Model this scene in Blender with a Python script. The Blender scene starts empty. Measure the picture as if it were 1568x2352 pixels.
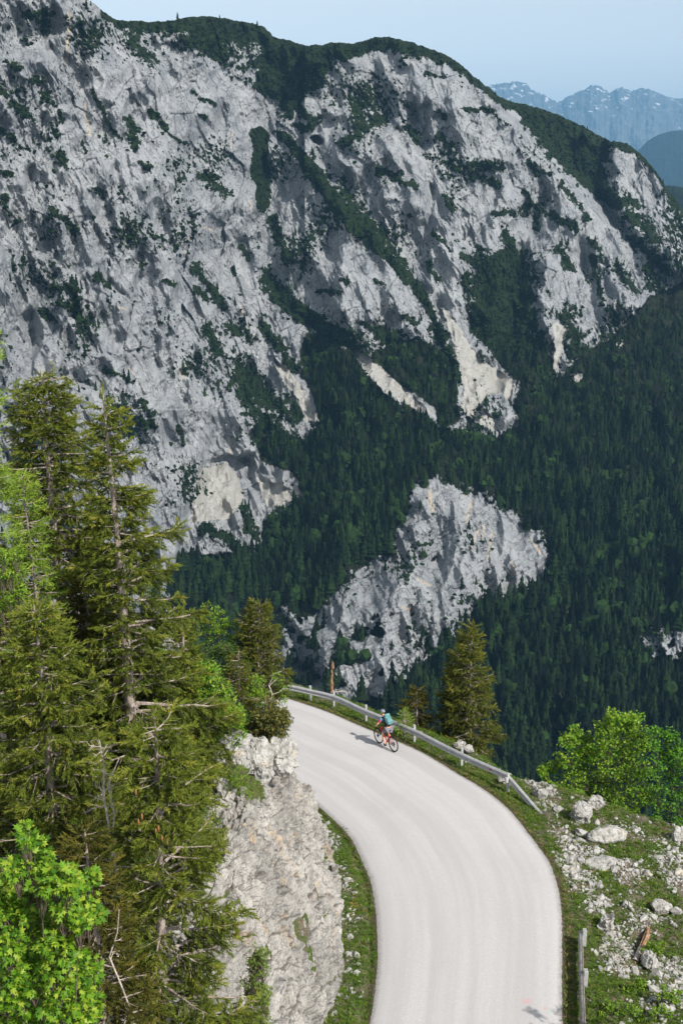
import bpy, bmesh, math, random
import numpy as np
from mathutils import Vector, Matrix

# ---------------------------------------------------------------- camera, sky, sun, exposure
scene = bpy.context.scene
col = scene.collection
CAM_H = 24.2
PITCH = math.radians(16.0)
FPX = 2500.0                       # focal length in pixels of a 1568 x 2352 picture
cam_data = bpy.data.cameras.new("camera")
cam = bpy.data.objects.new("camera", cam_data)
col.objects.link(cam)
cam.location = (0, 0, CAM_H)
cam.rotation_euler = (math.radians(90) - PITCH, 0, 0)
cam_data.sensor_fit = 'VERTICAL'
cam_data.sensor_height = 36.0
cam_data.lens = 36.0 * FPX / 2352.0
cam_data.clip_start = 0.5
cam_data.clip_end = 80000
scene.camera = cam

SUN_EL = math.radians(44)
SUN_AZ = math.radians(135.5)         # clockwise from +Y (view direction): from the right and behind
world = bpy.data.worlds.new("World")
scene.world = world
world.use_nodes = True
wn = world.node_tree.nodes
wl = world.node_tree.links
for n in list(wn): wn.remove(n)
w_out = wn.new('ShaderNodeOutputWorld')
w_bg = wn.new('ShaderNodeBackground')
w_sky = wn.new('ShaderNodeTexSky')
w_sky.sky_type = 'NISHITA'
w_sky.sun_disc = False
w_sky.sun_elevation = SUN_EL
w_sky.sun_rotation = SUN_AZ
w_sky.altitude = 1300
w_sky.air_density = 1.0
w_sky.dust_density = 2.2
w_sky.ozone_density = 1.2
w_bg.inputs['Strength'].default_value = 0.13
w_hs = wn.new('ShaderNodeHueSaturation'); w_hs.inputs['Saturation'].default_value = .24; w_hs.inputs['Hue'].default_value = .478; w_hs.inputs['Value'].default_value = .95
wl.new(w_sky.outputs[0], w_hs.inputs['Color'])
wl.new(w_hs.outputs[0], w_bg.inputs[0])
wl.new(w_bg.outputs[0], w_out.inputs[0])

sun_data = bpy.data.lights.new("sun", 'SUN')
sun_data.energy = 3.6
sun_data.angle = math.radians(0.55)
sun_data.color = (1.0, 0.95, 0.87)
sun = bpy.data.objects.new("sun", sun_data)
col.objects.link(sun)
sun_dir = Vector((math.sin(SUN_AZ) * math.cos(SUN_EL), math.cos(SUN_AZ) * math.cos(SUN_EL), math.sin(SUN_EL)))
sun.rotation_euler = (-sun_dir).to_track_quat('-Z', 'Y').to_euler()
sun.location = (40, -40, 90)

scene.view_settings.view_transform = 'Standard'
scene.view_settings.look = 'None'
scene.view_settings.gamma = 1.0
scene.view_settings.exposure = 0.7
scene.cycles.max_bounces = 6
scene.cycles.diffuse_bounces = 3
scene.cycles.transparent_max_bounces = 4
scene.cycles.volume_bounces = 0

rng = np.random.default_rng(7)
random.seed(7)

# ---------------------------------------------------------------- helpers
def ray(px, py):
    """direction with forward depth 1 through a point of the 1568 x 2352 picture"""
    X = (np.asarray(px, float) - 784.0) / FPX
    Y = -(np.asarray(py, float) - 1176.0) / FPX
    c, s = math.cos(PITCH), math.sin(PITCH)
    return np.stack([X, c + Y * s, -s + Y * c], -1)

def at_depth(px, py, zc):
    return np.array([0, 0, CAM_H]) + ray(px, py) * np.asarray(zc, float)[..., None]

ROAD_G = 0.07
def roadz(x, y):
    t = -.57 * (np.asarray(x, float) - 1.9) + .82 * (np.asarray(y, float) - 45.0)
    t = 70 * np.tanh(t / 70)
    return -ROAD_G * t

def on_road(px, py, dz=0.0):
    d = ray(px, py)
    lo, hi = 5.0, 200.0
    for _ in range(50):
        m = (lo + hi) / 2
        p = np.array([0, 0, CAM_H]) + d * m
        if p[2] > roadz(p[0], p[1]) + dz: lo = m
        else: hi = m
    return p

def at_y(px, py, y):
    """world point on the sight line at ground distance y"""
    d = ray(px, py)
    return np.array([0, 0, CAM_H]) + d * (y / d[1])

def hsh(*ints, seed=0):
    h = np.full(np.broadcast(*ints).shape, (seed * 374761393 + 668265263) & 0xffffffff, np.uint32)
    for k, a in enumerate(ints):
        h = (h ^ (a.astype(np.int64) & 0xffffffff).astype(np.uint32)) * np.uint32([2246822519, 3266489917, 2654435761][k])
        h ^= h >> np.uint32(15)
    h = h * np.uint32(2654435761); h ^= h >> np.uint32(13)
    h = h * np.uint32(3266489917); h ^= h >> np.uint32(16)
    return h

def rnd01(h):
    return h.astype(np.float64) / 4294967295.0

def perlin2(x, y, seed=0):
    xi, yi = np.floor(x), np.floor(y)
    fx, fy = x - xi, y - yi
    u, v = fx**3 * (fx * (fx * 6 - 15) + 10), fy**3 * (fy * (fy * 6 - 15) + 10)
    r = []
    for dy in (0, 1):
        for dx in (0, 1):
            a = rnd01(hsh(xi + dx, yi + dy, seed=seed)) * 2 * math.pi
            r.append(np.cos(a) * (fx - dx) + np.sin(a) * (fy - dy))
    return ((r[0] * (1 - u) + r[1] * u) * (1 - v) + (r[2] * (1 - u) + r[3] * u) * v) * 1.45

def fbm2(x, y, octaves=4, gain=.5, seed=0, ridged=False):
    s = np.zeros(np.broadcast(x, y).shape); a = 1.0; f = 1.0; t = 0
    for o in range(octaves):
        n = perlin2(x * f + 13.7 * o, y * f - 7.3 * o, seed + o)
        if ridged: n = 1 - 2 * np.abs(n) * 1.3
        s += a * n; t += a; a *= gain; f *= 2.03
    return s / t

def perlin3(p, seed=0):
    pi = np.floor(p); f = p - pi
    u = f**3 * (f * (f * 6 - 15) + 10)
    out = 0
    for dz in (0, 1):
        for dy in (0, 1):
            for dx in (0, 1):
                h = hsh(pi[..., 0] + dx, pi[..., 1] + dy, pi[..., 2] + dz, seed=seed)
                a = rnd01(h) * 2 * math.pi
                cz = rnd01(h * np.uint32(747796405)) * 2 - 1
                sz = np.sqrt(1 - cz * cz)
                g = np.cos(a) * sz * (f[..., 0] - dx) + np.sin(a) * sz * (f[..., 1] - dy) + cz * (f[..., 2] - dz)
                w = (u[..., 0] if dx else 1 - u[..., 0]) * (u[..., 1] if dy else 1 - u[..., 1]) * (u[..., 2] if dz else 1 - u[..., 2])
                out = out + g * w
    return out * 1.5

def fbm3(p, octaves=4, gain=.5, seed=0, ridged=False):
    s = 0; a = 1.0; f = 1.0; t = 0
    for o in range(octaves):
        n = perlin3(p * f + 11.3 * o, seed + o)
        if ridged: n = 1 - 2.4 * np.abs(n)
        s = s + a * n; t += a; a *= gain; f *= 2.03
    return s / t

def cell3(p, seed=0):
    """cellular noise: nearest distance, gap to the second, and a random number per cell"""
    pi = np.floor(p)
    f1 = np.full(p.shape[:-1], 9.0); f2 = f1.copy(); cid = np.zeros_like(f1)
    for dz in (-1, 0, 1):
        for dy in (-1, 0, 1):
            for dx in (-1, 0, 1):
                c = pi + np.array([dx, dy, dz])
                h = hsh(c[..., 0], c[..., 1], c[..., 2], seed=seed)
                q = np.stack([rnd01(h), rnd01(h * np.uint32(747796405) + np.uint32(1)), rnd01(h * np.uint32(2891336453) + np.uint32(7))], -1)
                d = np.linalg.norm(c + q - p, axis=-1)
                n1 = d < f1
                f2 = np.where(n1, f1, np.minimum(f2, d))
                cid = np.where(n1, rnd01(h * np.uint32(277803737) + np.uint32(3)), cid)
                f1 = np.where(n1, d, f1)
    return f1, f2 - f1, cid

def facet2(x, y, seed=0):
    """tilted flat pieces: every cell is a plane of its own height and slope"""
    xi, yi = np.floor(x), np.floor(y)
    f1 = np.full(x.shape, 9.0); h = np.zeros(x.shape)
    for dy in (-1, 0, 1):
        for dx in (-1, 0, 1):
            k = hsh(xi + dx, yi + dy, seed=seed)
            qx = xi + dx + rnd01(k) - x; qy = yi + dy + rnd01(k * np.uint32(747796405) + np.uint32(1)) - y
            d = np.hypot(qx, qy); m = d < f1
            a = rnd01(k * np.uint32(2891336453) + np.uint32(7)) * 2 - 1; b = rnd01(k * np.uint32(277803737) + np.uint32(3)) * 2 - 1; c = rnd01(k * np.uint32(1103515245) + np.uint32(5)) * 2 - 1
            h = np.where(m, a * .5 + b * qx + c * qy, h); f1 = np.where(m, d, f1)
    return h

def facet3(p, seed=0):
    pi = np.floor(p); f1 = np.full(p.shape[:-1], 9.0); h = np.zeros_like(f1)
    for dz in (-1, 0, 1):
        for dy in (-1, 0, 1):
            for dx in (-1, 0, 1):
                c = pi + np.array([dx, dy, dz]); k = hsh(c[..., 0], c[..., 1], c[..., 2], seed=seed)
                r = [rnd01(k * np.uint32(m) + np.uint32(5)) for m in (747796405, 2891336453, 277803737, 1103515245, 1664525001, 22695477, 1013904223)]
                q = c + np.stack(r[:3], -1) - p; d = np.linalg.norm(q, axis=-1); m = d < f1
                h = np.where(m, r[3] - .5 + 1.2 * ((r[4] - .5) * q[..., 0] + (r[5] - .5) * q[..., 1] + (r[6] - .5) * q[..., 2]), h); f1 = np.where(m, d, f1)
    return h

def sstep(a, b, x):
    t = np.clip((x - a) / (b - a), 0, 1)
    return t * t * (3 - 2 * t)

def seg_dist(x, y, pts):
    """distance to a polyline, with the parameter (index + fraction) of the nearest point and the side (+ right)"""
    best = np.full(np.shape(x), 1e18); par = np.zeros(np.shape(x)); side = np.zeros(np.shape(x))
    for i in range(len(pts) - 1):
        ax, ay = pts[i][:2]; bx, by = pts[i + 1][:2]
        vx, vy = bx - ax, by - ay
        L2 = vx * vx + vy * vy + 1e-12
        t = np.clip(((x - ax) * vx + (y - ay) * vy) / L2, 0, 1)
        dx, dy = x - (ax + t * vx), y - (ay + t * vy)
        d = dx * dx + dy * dy
        m = d < best
        best = np.where(m, d, best); par = np.where(m, i + t, par)
        side = np.where(m, np.sign(vy * (x - ax) - vx * (y - ay)), side)
    return np.sqrt(best), par, side

def in_poly(x, y, poly):
    c = np.zeros(np.shape(x), bool)
    n = len(poly)
    for i in range(n):
        x1, y1 = poly[i]; x2, y2 = poly[(i + 1) % n]
        if y1 == y2: continue
        m = ((y1 > y) != (y2 > y)) & (x < (x2 - x1) * (y - y1) / (y2 - y1) + x1)
        c ^= m
    return c

def near_box(x, y, pts, m):
    q = np.array([p[:2] for p in pts])
    return (x > q[:, 0].min() - m) & (x < q[:, 0].max() + m) & (y > q[:, 1].min() - m) & (y < q[:, 1].max() + m)

def poly_sd_near(x, y, poly, m=120):
    out = np.full(x.shape, -float(m)); s = near_box(x, y, poly, m)
    out[s] = np.maximum(poly_sd(x[s], y[s], poly), -m)
    return out

def poly_sd(x, y, poly):
    d, _, _ = seg_dist(x, y, list(poly) + [poly[0]])
    return np.where(in_poly(x, y, poly), d, -d)

def mesh_np(name, verts, faces, mats=None, smooth=False, mat_idx=None, attrs=None, parent=None, link=True):
    """mesh object from numpy arrays; faces is (n,3) or (n,4) or a list of such arrays"""
    me = bpy.data.meshes.new(name)
    fl = faces if isinstance(faces, list) else [faces]
    fl = [f for f in fl if len(f)]
    verts = np.asarray(verts, np.float32)
    me.vertices.add(len(verts)); me.vertices.foreach_set('co', verts.ravel())
    loops = np.concatenate([f.ravel() for f in fl]).astype(np.int32)
    sizes = np.concatenate([np.full(len(f), f.shape[1], np.int32) for f in fl])
    starts = np.concatenate([[0], np.cumsum(sizes)[:-1]]).astype(np.int32)
    me.loops.add(len(loops)); me.loops.foreach_set('vertex_index', loops)
    me.polygons.add(len(sizes)); me.polygons.foreach_set('loop_start', starts)
    me.polygons.foreach_set('loop_total', sizes)
    if mats:
        for m in (mats if isinstance(mats, (list, tuple)) else [mats]): me.materials.append(m)
    if mat_idx is not None: me.polygons.foreach_set('material_index', np.asarray(mat_idx, np.int32))
    me.polygons.foreach_set('use_smooth', np.full(len(sizes), bool(smooth)))
    me.update(calc_edges=True)
    for k, v in (attrs or {}).items():
        v = np.asarray(v, np.float32)
        if v.ndim == 1:
            a = me.attributes.new(k, 'FLOAT', 'POINT'); a.data.foreach_set('value', v)
        else:
            a = me.attributes.new(k, 'FLOAT_COLOR', 'POINT')
            a.data.foreach_set('color', np.concatenate([v, np.ones((len(v), 4 - v.shape[1]), np.float32)], 1).ravel())
    o = bpy.data.objects.new(name, me)
    if link: col.objects.link(o)
    if parent is not None: o.parent = parent
    return o

def grid_faces(nr, nc):
    i = np.arange(nr * nc).reshape(nr, nc)
    return np.stack([i[:-1, :-1], i[1:, :-1], i[1:, 1:], i[:-1, 1:]], -1).reshape(-1, 4)

def merge_copies(bv, bf, M, T, per=None):
    """n copies of verts bv, faces bf under 3x3 matrices M and offsets T -> merged arrays"""
    n = len(T)
    v = np.einsum('nij,vj->nvi', M, bv) + T[:, None, :]
    f = bf[None] + (np.arange(n) * len(bv))[:, None, None]
    return v.reshape(-1, 3), f.reshape(-1, bf.shape[1])

def rotz_scale(ang, sxy, sz):
    c, s = np.cos(ang), np.sin(ang); z = np.zeros_like(c)
    return np.stack([np.stack([c * sxy, -s * sxy, z], -1), np.stack([s * sxy, c * sxy, z], -1), np.stack([z, z, sz], -1)], -2)

def tag(o, label=None, cat=None, group=None, kind=None):
    if label: o['label'] = label
    if cat: o['category'] = cat
    if group: o['group'] = group
    if kind: o['kind'] = kind
    return o

def empty(name, loc, rz=0.0, label=None, cat=None, group=None):
    o = bpy.data.objects.new(name, None); col.objects.link(o)
    o.location = loc; o.rotation_euler = (0, 0, rz); o.empty_display_size = .2
    return tag(o, label, cat, group)

# ---------------------------------------------------------------- material helpers
class NT:
    def __init__(self, name):
        self.m = bpy.data.materials.new(name); self.m.use_nodes = True
        self.t = self.m.node_tree; self.t.nodes.clear()
        self.out = self.t.nodes.new('ShaderNodeOutputMaterial')
    def n(self, typ, **kw):
        nd = self.t.nodes.new(typ)
        for k, v in kw.items():
            if k.startswith('i_'):
                key = k[2:].replace('_', ' ')
                nd.inputs[key].default_value = v
            else: setattr(nd, k, v)
        return nd
    def l(self, a, b): self.t.links.new(a, b)
    def val(self, x, sock):
        if isinstance(x, (int, float)): sock.default_value = x
        elif isinstance(x, tuple): sock.default_value = x if len(x) == 4 else x + (1,)
        else: self.l(x, sock)
    def math(self, op, a, b=0.0, c=None):
        nd = self.n('ShaderNodeMath', operation=op)
        self.val(a, nd.inputs[0]); self.val(b, nd.inputs[1])
        if c is not None: self.val(c, nd.inputs[2])
        return nd.outputs[0]
    def mix(self, f, a, b, mode='MIX'):
        nd = self.n('ShaderNodeMix', data_type='RGBA', blend_type=mode)
        self.val(f, nd.inputs['Factor']); self.val(a, nd.inputs['A']); self.val(b, nd.inputs['B'])
        return nd.outputs['Result'] if False else nd.outputs[2]
    def noise(self, scale, detail=3, rough=.55, vec=None, dist=0.0):
        nd = self.n('ShaderNodeTexNoise'); nd.inputs['Scale'].default_value = scale
        nd.inputs['Detail'].default_value = detail; nd.inputs['Roughness'].default_value = rough
        nd.inputs['Distortion'].default_value = dist
        if vec is not None: self.l(vec, nd.inputs['Vector'])
        return nd.outputs['Fac']
    def vor(self, scale, feature='F1', vec=None, out='Distance'):
        nd = self.n('ShaderNodeTexVoronoi', feature=feature); nd.inputs['Scale'].default_value = scale
        if vec is not None: self.l(vec, nd.inputs['Vector'])
        return nd.outputs[out]
    def pos(self, scale=None, rot=None):
        g = self.n('ShaderNodeNewGeometry').outputs['Position']
        if scale is None and rot is None: return g
        m = self.n('ShaderNodeMapping'); self.l(g, m.inputs['Vector'])
        if scale: m.inputs['Scale'].default_value = scale
        if rot: m.inputs['Rotation'].default_value = rot
        return m.outputs[0]
    def attr(self, name, out='Fac'):
        return self.n('ShaderNodeAttribute', attribute_name=name).outputs[out]
    def ramp(self, f, a, b, lo=0.0, hi=1.0):
        nd = self.n('ShaderNodeMapRange', interpolation_type='SMOOTHSTEP')
        self.val(f, nd.inputs[0])
        for k, v in zip((1, 2, 3, 4), (a, b, lo, hi)): nd.inputs[k].default_value = v
        return nd.outputs[0]
    def bump(self, h, strength=.5, dist=.1, normal=None):
        nd = self.n('ShaderNodeBump'); nd.inputs['Strength'].default_value = strength
        nd.inputs['Distance'].default_value = dist; self.l(h, nd.inputs['Height'])
        if normal is not None: self.l(normal, nd.inputs['Normal'])
        return nd.outputs[0]
    def bsdf(self, color, rough=.8, metallic=0.0, normal=None, spec=.3, transl=0.0, tcol=None):
        p = self.n('ShaderNodeBsdfPrincipled')
        self.val(color, p.inputs['Base Color']); self.val(rough, p.inputs['Roughness'])
        p.inputs['Metallic'].default_value = metallic
        p.inputs['Specular IOR Level'].default_value = spec
        if normal is not None: self.l(normal, p.inputs['Normal'])
        o = p.outputs[0]
        if transl > 0:
            t = self.n('ShaderNodeBsdfTranslucent'); self.val(tcol if tcol is not None else color, t.inputs[0])
            mx = self.n('ShaderNodeMixShader'); mx.inputs[0].default_value = transl
            self.l(o, mx.inputs[1]); self.l(t.outputs[0], mx.inputs[2]); o = mx.outputs[0]
        self.l(o, self.out.inputs[0])
        return self.m

def simple(name, c, rough=.7, metallic=0.0, var=.12, scale=8.0, spec=.3, bump=0.0, transl=0.0):
    t = NT(name)
    n = t.noise(scale, 4, vec=t.pos())
    cc = t.mix(t.ramp(n, .3, .7), tuple(x * (1 - var) for x in c), tuple(min(1, x * (1 + var)) for x in c))
    nm = t.bump(t.noise(scale * 3, 3, vec=t.pos()), bump, .02) if bump else None
    return t.bsdf(cc, rough, metallic, nm, spec, transl)
# ================================================================ THE FAR SIDE OF THE VALLEY
K = .5
def c6(L): return [(a * K, b * K, c * K, d * K, w * K) for a, b, c, d, w in L]
def c7(L): return [(784 + a * K, b * K, 784 + c * K, d * K, w * K) for a, b, c, d, w in L]
SCRUB = c6([(560,110,700,125,30),(600,150,670,260,36),(700,115,900,130,38),(880,110,1000,220,62),(900,125,1100,120,46),(1100,125,1230,160,40),
 (850,180,1020,250,52),(960,250,1030,290,22),(1000,180,1200,190,34),(1230,190,1300,260,80),(1300,235,1450,280,90),(1450,255,1568,255,55),
 (1200,280,1240,380,60),(1260,330,1300,420,50),(1350,320,1450,380,55),(1180,380,1250,420,36),(1290,450,1330,510,46),(1380,510,1440,560,42),
 (1350,570,1400,590,18),(700,270,720,290,26),(200,60,210,130,36),(130,50,200,120,24),(150,360,170,370,34),(60,480,120,530,34),(210,440,240,480,30),
 (20,280,90,310,22),(0,400,30,430,26),(0,590,60,640,18),(270,510,290,550,20),(240,570,260,620,16),(430,420,500,560,12),(600,560,620,680,34),
 (520,600,560,640,18),(700,520,760,580,28),(880,420,990,480,15),(650,740,680,760,20),(940,810,1030,880,38),(1180,620,1200,800,36),(1200,780,1220,960,34),
 (920,520,940,530,15),(1290,600,1380,700,28),(1370,700,1460,800,44),(1450,800,1560,920,54),(1490,960,1568,960,34),(270,700,300,760,24),
 (290,1000,350,1050,26),(220,950,280,1000,22),(380,640,400,700,12),(1250,1010,1320,1180,38),(1100,1130,1140,1170,26),(900,1230,1030,1400,28),
 (900,1330,960,1380,22),(440,1270,500,1310,22),(230,1330,330,1310,36),(200,1420,230,1460,30),(350,1330,370,1520,26),(950,1500,1000,1620,40),
 (1050,1500,1160,1550,32),(1220,1280,1330,1400,52),(1300,1400,1500,1510,54),(1500,1510,1568,1560,50),(1210,1500,1350,1680,36),(1100,1700,1200,1759,46),
 (1450,1330,1560,1350,18),(760,1290,800,1310,15),(480,1700,620,1750,15),(680,1060,760,1110,9),(20,900,30,950,18),(0,790,50,800,18),
 (500,570,520,600,12),(780,620,860,660,10),(820,800,830,820,18),(450,840,470,900,14),(90,1010,40,1050,10),(640,1210,660,1220,14),(1060,1230,1080,1260,14),
 (540,1880,700,1960,26),(820,1960,840,2040,10),(640,1840,700,1900,20),(1130,1700,1220,1850,46),(1220,1850,1350,1900,40),(1120,1900,1350,1930,14),
 (1120,1760,1360,1900,70),(1100,2300,1180,2480,36),(940,2420,1080,2500,40),(1060,2180,1100,2260,22),(1100,1800,1260,1960,40),(1180,2000,1380,2120,34),(340,1420,300,1400,30),(330,1060,340,1070,14)])
SCRUB += c7([(0,225,200,205,34),(200,190,350,245,40),(350,245,500,290,20),(0,270,60,245,44),(280,270,290,290,18),(540,325,620,350,9),(650,385,760,460,10),
 (60,480,100,560,36),(80,580,200,540,44),(0,660,120,590,28),(290,590,350,640,32),(450,510,470,530,16),(380,330,460,360,8),(540,500,700,510,15),
 (700,520,760,570,12),(450,620,500,690,28),(480,740,540,780,24),(560,760,720,760,34),(600,800,720,850,28),(180,780,330,850,28),(480,900,510,960,24),
 (380,720,400,730,12),(290,980,310,990,12),(0,860,60,960,50),(60,960,200,1100,40),(200,1100,300,1240,32),(300,1240,400,1390,24),
 (760,475,900,510,24),(900,510,1050,560,30),(850,530,960,680,52),(960,680,1100,800,52),(1100,800,1250,900,52),(1250,900,1360,940,34),
 (1050,570,1200,650,44),(1080,680,1200,720,44),(1250,665,1340,700,16),(1200,740,1230,740,12),(1500,880,1568,980,50),(930,780,960,800,20),
 (1010,840,1130,1000,18),(1320,980,1450,1100,44),(1330,1100,1480,1220,50),(700,990,850,960,24),(870,900,900,1050,20),(900,950,1080,1050,30),
 (1000,1140,1040,1220,36),(750,1080,800,1200,42),(820,1200,860,1600,84),(640,1200,720,1400,66),(600,1300,740,1600,76),(1140,1100,1200,1200,16),
 (1150,1180,1200,1400,20),(1260,1240,1360,1340,32),(1400,1250,1568,1450,50),(180,1520,330,1640,64),(330,1640,400,1740,50),(430,1500,540,1740,40),
 (0,1540,120,1759,84),(400,1200,440,1280,20),(550,1180,600,1200,24),(100,1120,120,1140,12),(420,1070,500,1160,12),(620,1130,690,1160,12),
 (870,1480,950,1700,60),(1030,1450,1100,1650,70),(1230,1420,1260,1480,24),(860,740,900,800,14),(0,1280,30,1300,18),(160,1290,200,1310,14),
 (90,1490,130,1500,14),(280,1450,340,1480,20),(830,880,860,900,12),(1110,1240,1130,1300,14),(640,1620,660,1740,14),(1020,1200,1060,1240,14),(170,1640,290,1750,60),(290,1680,420,1790,56),(700,1600,860,1740,50),(520,1860,640,1920,12),(560,1700,640,1640,24)])
FOREST = [(380,1300),(470,1268),(560,1262),(605,1262),(598,1205),(640,1172),(690,1135),(662,1090),(600,1062),(565,1000),(590,962),(640,985),(690,1005),(732,975),
 (712,905),(688,860),(684,800),(700,758),(760,770),(812,808),(845,862),(900,912),(960,945),(1015,975),(1070,990),(1142,995),(1185,975),(1200,905),
 (1225,850),(1280,862),(1335,805),(1395,775),(1450,722),(1482,680),(1568,640),(1860,520),(1860,2100),(380,2100)]
FOREST2 = [(858,806),(905,790),(960,772),(1003,788),(1040,850),(1052,885),(1052,925),(1064,965),(1010,990),(990,935),(930,895),(884,858)]
FOREST3 = [(1125,800),(1170,790),(1235,800),(1262,860),(1230,960),(1190,985),(1178,940),(1190,880),(1150,850)]
CLIFF = [(962,1122),(1010,1103),(1062,1128),(1110,1150),(1135,1165),(1190,1202),(1240,1225),(1255,1270),(1248,1322),(1195,1352),(1130,1372),(1075,1410),
 (1050,1452),(985,1490),(950,1530),(905,1572),(862,1602),(800,1650),(700,1600),(640,1540),(628,1430),(650,1400),(690,1440),(735,1415),(775,1362),(835,1305),(905,1272),(922,1200)]
CLIFF2 = [(1478,1470),(1500,1452),(1568,1458),(1620,1470),(1600,1500),(1540,1500),(1500,1495)]
SCRUB_AREAS = [[(626,296),(662,308),(704,350),(742,402),(782,452),(828,500),(872,548),(912,604),(946,650),(930,652),(890,606),(850,566),(800,530),(752,470),(716,420),(684,366),(646,322)],
 [(578,300),(600,292),(618,310),(616,400),(622,470),(606,492),(590,470),(580,400)],
 [(1122,590),(1180,556),(1214,640),(1200,760),(1190,815),(1122,800),(1078,760),(1092,680)],
 [(604,84),(700,112),(765,112),(748,190),(706,204),(684,262),(648,236),(578,200),(596,150)],
 [(800,96),(890,84),(990,112),(1050,150),(1010,140),(950,122),(900,112),(850,118),(800,140),(770,130)],
 [(420,44),(520,42),(600,60),(630,100),(560,96),(500,80),(512,130),(470,120),(430,80)],
 [(960,650),(985,690),(1004,730),(994,742),(972,706),(950,668)],
 [(620,640),(700,700),(760,745),(812,790),(800,800),(740,770),(680,730),(618,690)],
 [(1170,236),(1240,252),(1330,290),(1400,326),(1380,370),(1400,440),(1440,470),(1410,480),(1340,430),(1262,350),(1210,290)]]
SCREE = [[(815,798),(850,822),(900,868),(955,915),(992,950),(966,946),(926,926),(880,898),(842,858),(822,826)],
 [(1010,700),(1045,735),(1078,790),(1110,832),(1180,872),(1172,935),(1152,905),(1120,905),(1105,935),(1132,960),(1146,992),(1112,980),(1070,956),(1060,930),(1066,890),(1052,832),(1033,770)],
 [(625,818),(660,848),(700,900),(735,972),(700,965),(680,912),(650,872)],
 [(455,1080),(520,1062),(545,1095),(560,1145),(530,1190),(480,1195),(440,1200),(450,1112)],
 [(588,1102),(640,1112),(690,1132),(652,1172),(612,1162)],
 [(1268,738),(1302,752),(1288,800),(1282,860),(1268,850),(1272,800)],
 [(1412,790),(1432,776),(1428,806)],[(1310,862),(1340,858),(1332,884)]]
OCHRE = c6([(320,60,305,290,16),(390,480,412,620,16),(592,1010,600,1080,9),(930,1040,980,1060,9),(1148,920,1155,960,8),(540,1410,580,1420,10),
 (820,1700,840,1740,8),(970,540,975,570,7),(1070,600,1060,680,8),(1100,1400,1130,1460,9),(590,1690,620,1720,8),(860,1090,870,1095,9),(1050,2010,1060,2080,12)])
OCHRE += [(985,1130,992,1170,14),(1095,1222,1080,1262,8),(1128,1225,1120,1285,6),(1175,1290,1182,1318,6),(1082,1150,1070,1200,8),(1220,1240,1240,1270,8),(960,1330,985,1345,8),(1110,1205,1108,1240,5),(925,1395,940,1400,8)]
RIDGE_LINE = [(-400,-260),(-100,-190),(60,-120),(150,-50),(205,0),(240,28),(268,47),(300,47),(340,51),(400,47),(425,40),(470,36),(520,43),(560,50),(600,58),(618,72),(626,84),(660,92),(700,105),
 (740,103),(762,97),(785,98),(812,101),(835,93),(862,87),(892,85),(920,90),(950,99),(990,113),(1025,128),(1060,150),(1090,178),(1120,200),(1150,224),(1172,232),(1205,240),(1240,250),(1290,268),
 (1335,288),(1370,308),(1400,324),(1425,325),(1448,336),(1480,362),(1510,400),(1535,440),(1568,482),(1640,560),(1860,700)]
GX = [-400, 0, 300, 600, 800, 1000, 1200, 1400, 1568, 1860]
GY = [-300, 300, 700, 1000, 1300, 1700, 2100]
GD = np.array([[1220,1290,1450,1740,1740,1760,1830,1960,2060,2260],
 [1120,1190,1330,1640,1640,1660,1740,1850,1950,2100],
 [1040,1110,1250,1540,1500,1530,1600,1650,1680,1720],
 [985,1050,1180,1420,1360,1390,1430,1430,1440,1460],
 [940,1000,1110,1250,1180,1190,1230,1230,1240,1250],
 [860,920,990,980,950,950,980,990,1000,1010],
 [790,840,870,850,820,820,840,850,860,870]], float)
CREASE = [  # (polyline, depth amplitude in metres, width in picture pixels): minus comes forward, plus recedes
 ([(645,230),(605,330),(612,480),(612,600),(640,680),(705,745),(775,785),(820,812)], 34, 30),
 ([(640,300),(700,365),(765,440),(835,510),(900,590),(960,660),(1000,720),(1030,790)], -36, 44),
 ([(725,345),(800,440),(880,530),(935,600),(985,680),(1015,710)], 40, 30),
 ([(1285,500),(1262,590),(1240,680),(1262,760)], -60, 30),
 ([(1385,570),(1400,640),(1450,700)], -40, 34),
 ([(1235,480),(1190,620),(1172,750),(1140,850)], 60, 40),
 ([(1340,560),(1350,650),(1370,760)], 34, 26),
 ([(1000,520),(985,600),(988,680)], -30, 24),
 ([(995,430),(985,560),(975,620)], 22, 14),
 ([(120,640),(80,700),(75,860)], 34, 16),
 ([(160,720),(150,860),(200,880)], 26, 12),
 ([(330,60),(400,200),(480,330),(560,440)], 30, 34),
 ([(90,320),(60,480),(110,560)], 20, 18),
 ([(445,930),(455,1000),(490,1050),(560,1060)], 30, 20),
 ([(250,560),(240,640),(300,700)], 16, 12),
 ([(850,110),(880,210),(960,260)], 25, 40),
 ([(1010,230),(1060,330),(1100,420)], -28, 50),
 ([(640,1400),(680,1480),(700,1560)], 30, 22),
 ([(985,1130),(960,1260),(900,1420)], -25, 40),
 ([(840,120),(850,200),(905,290),(960,330)], 20, 18), ([(930,120),(960,190),(1000,240)], -18, 26), ([(700,560),(760,640),(800,720)], -26, 34), ([(880,330),(940,420),(1000,470)], -22, 36), ([(1150,420),(1120,500),(1090,560)], 18, 18), ([(420,150),(470,260),(540,330)], -22, 44), ([(200,60),(215,180),(290,300)], -14, 30), ([(350,330),(380,480),(470,640)], -16, 40),
 ([(1300,1380),(1275,1500),(1285,1600),(1262,1780)], 26, 22)]

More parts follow.
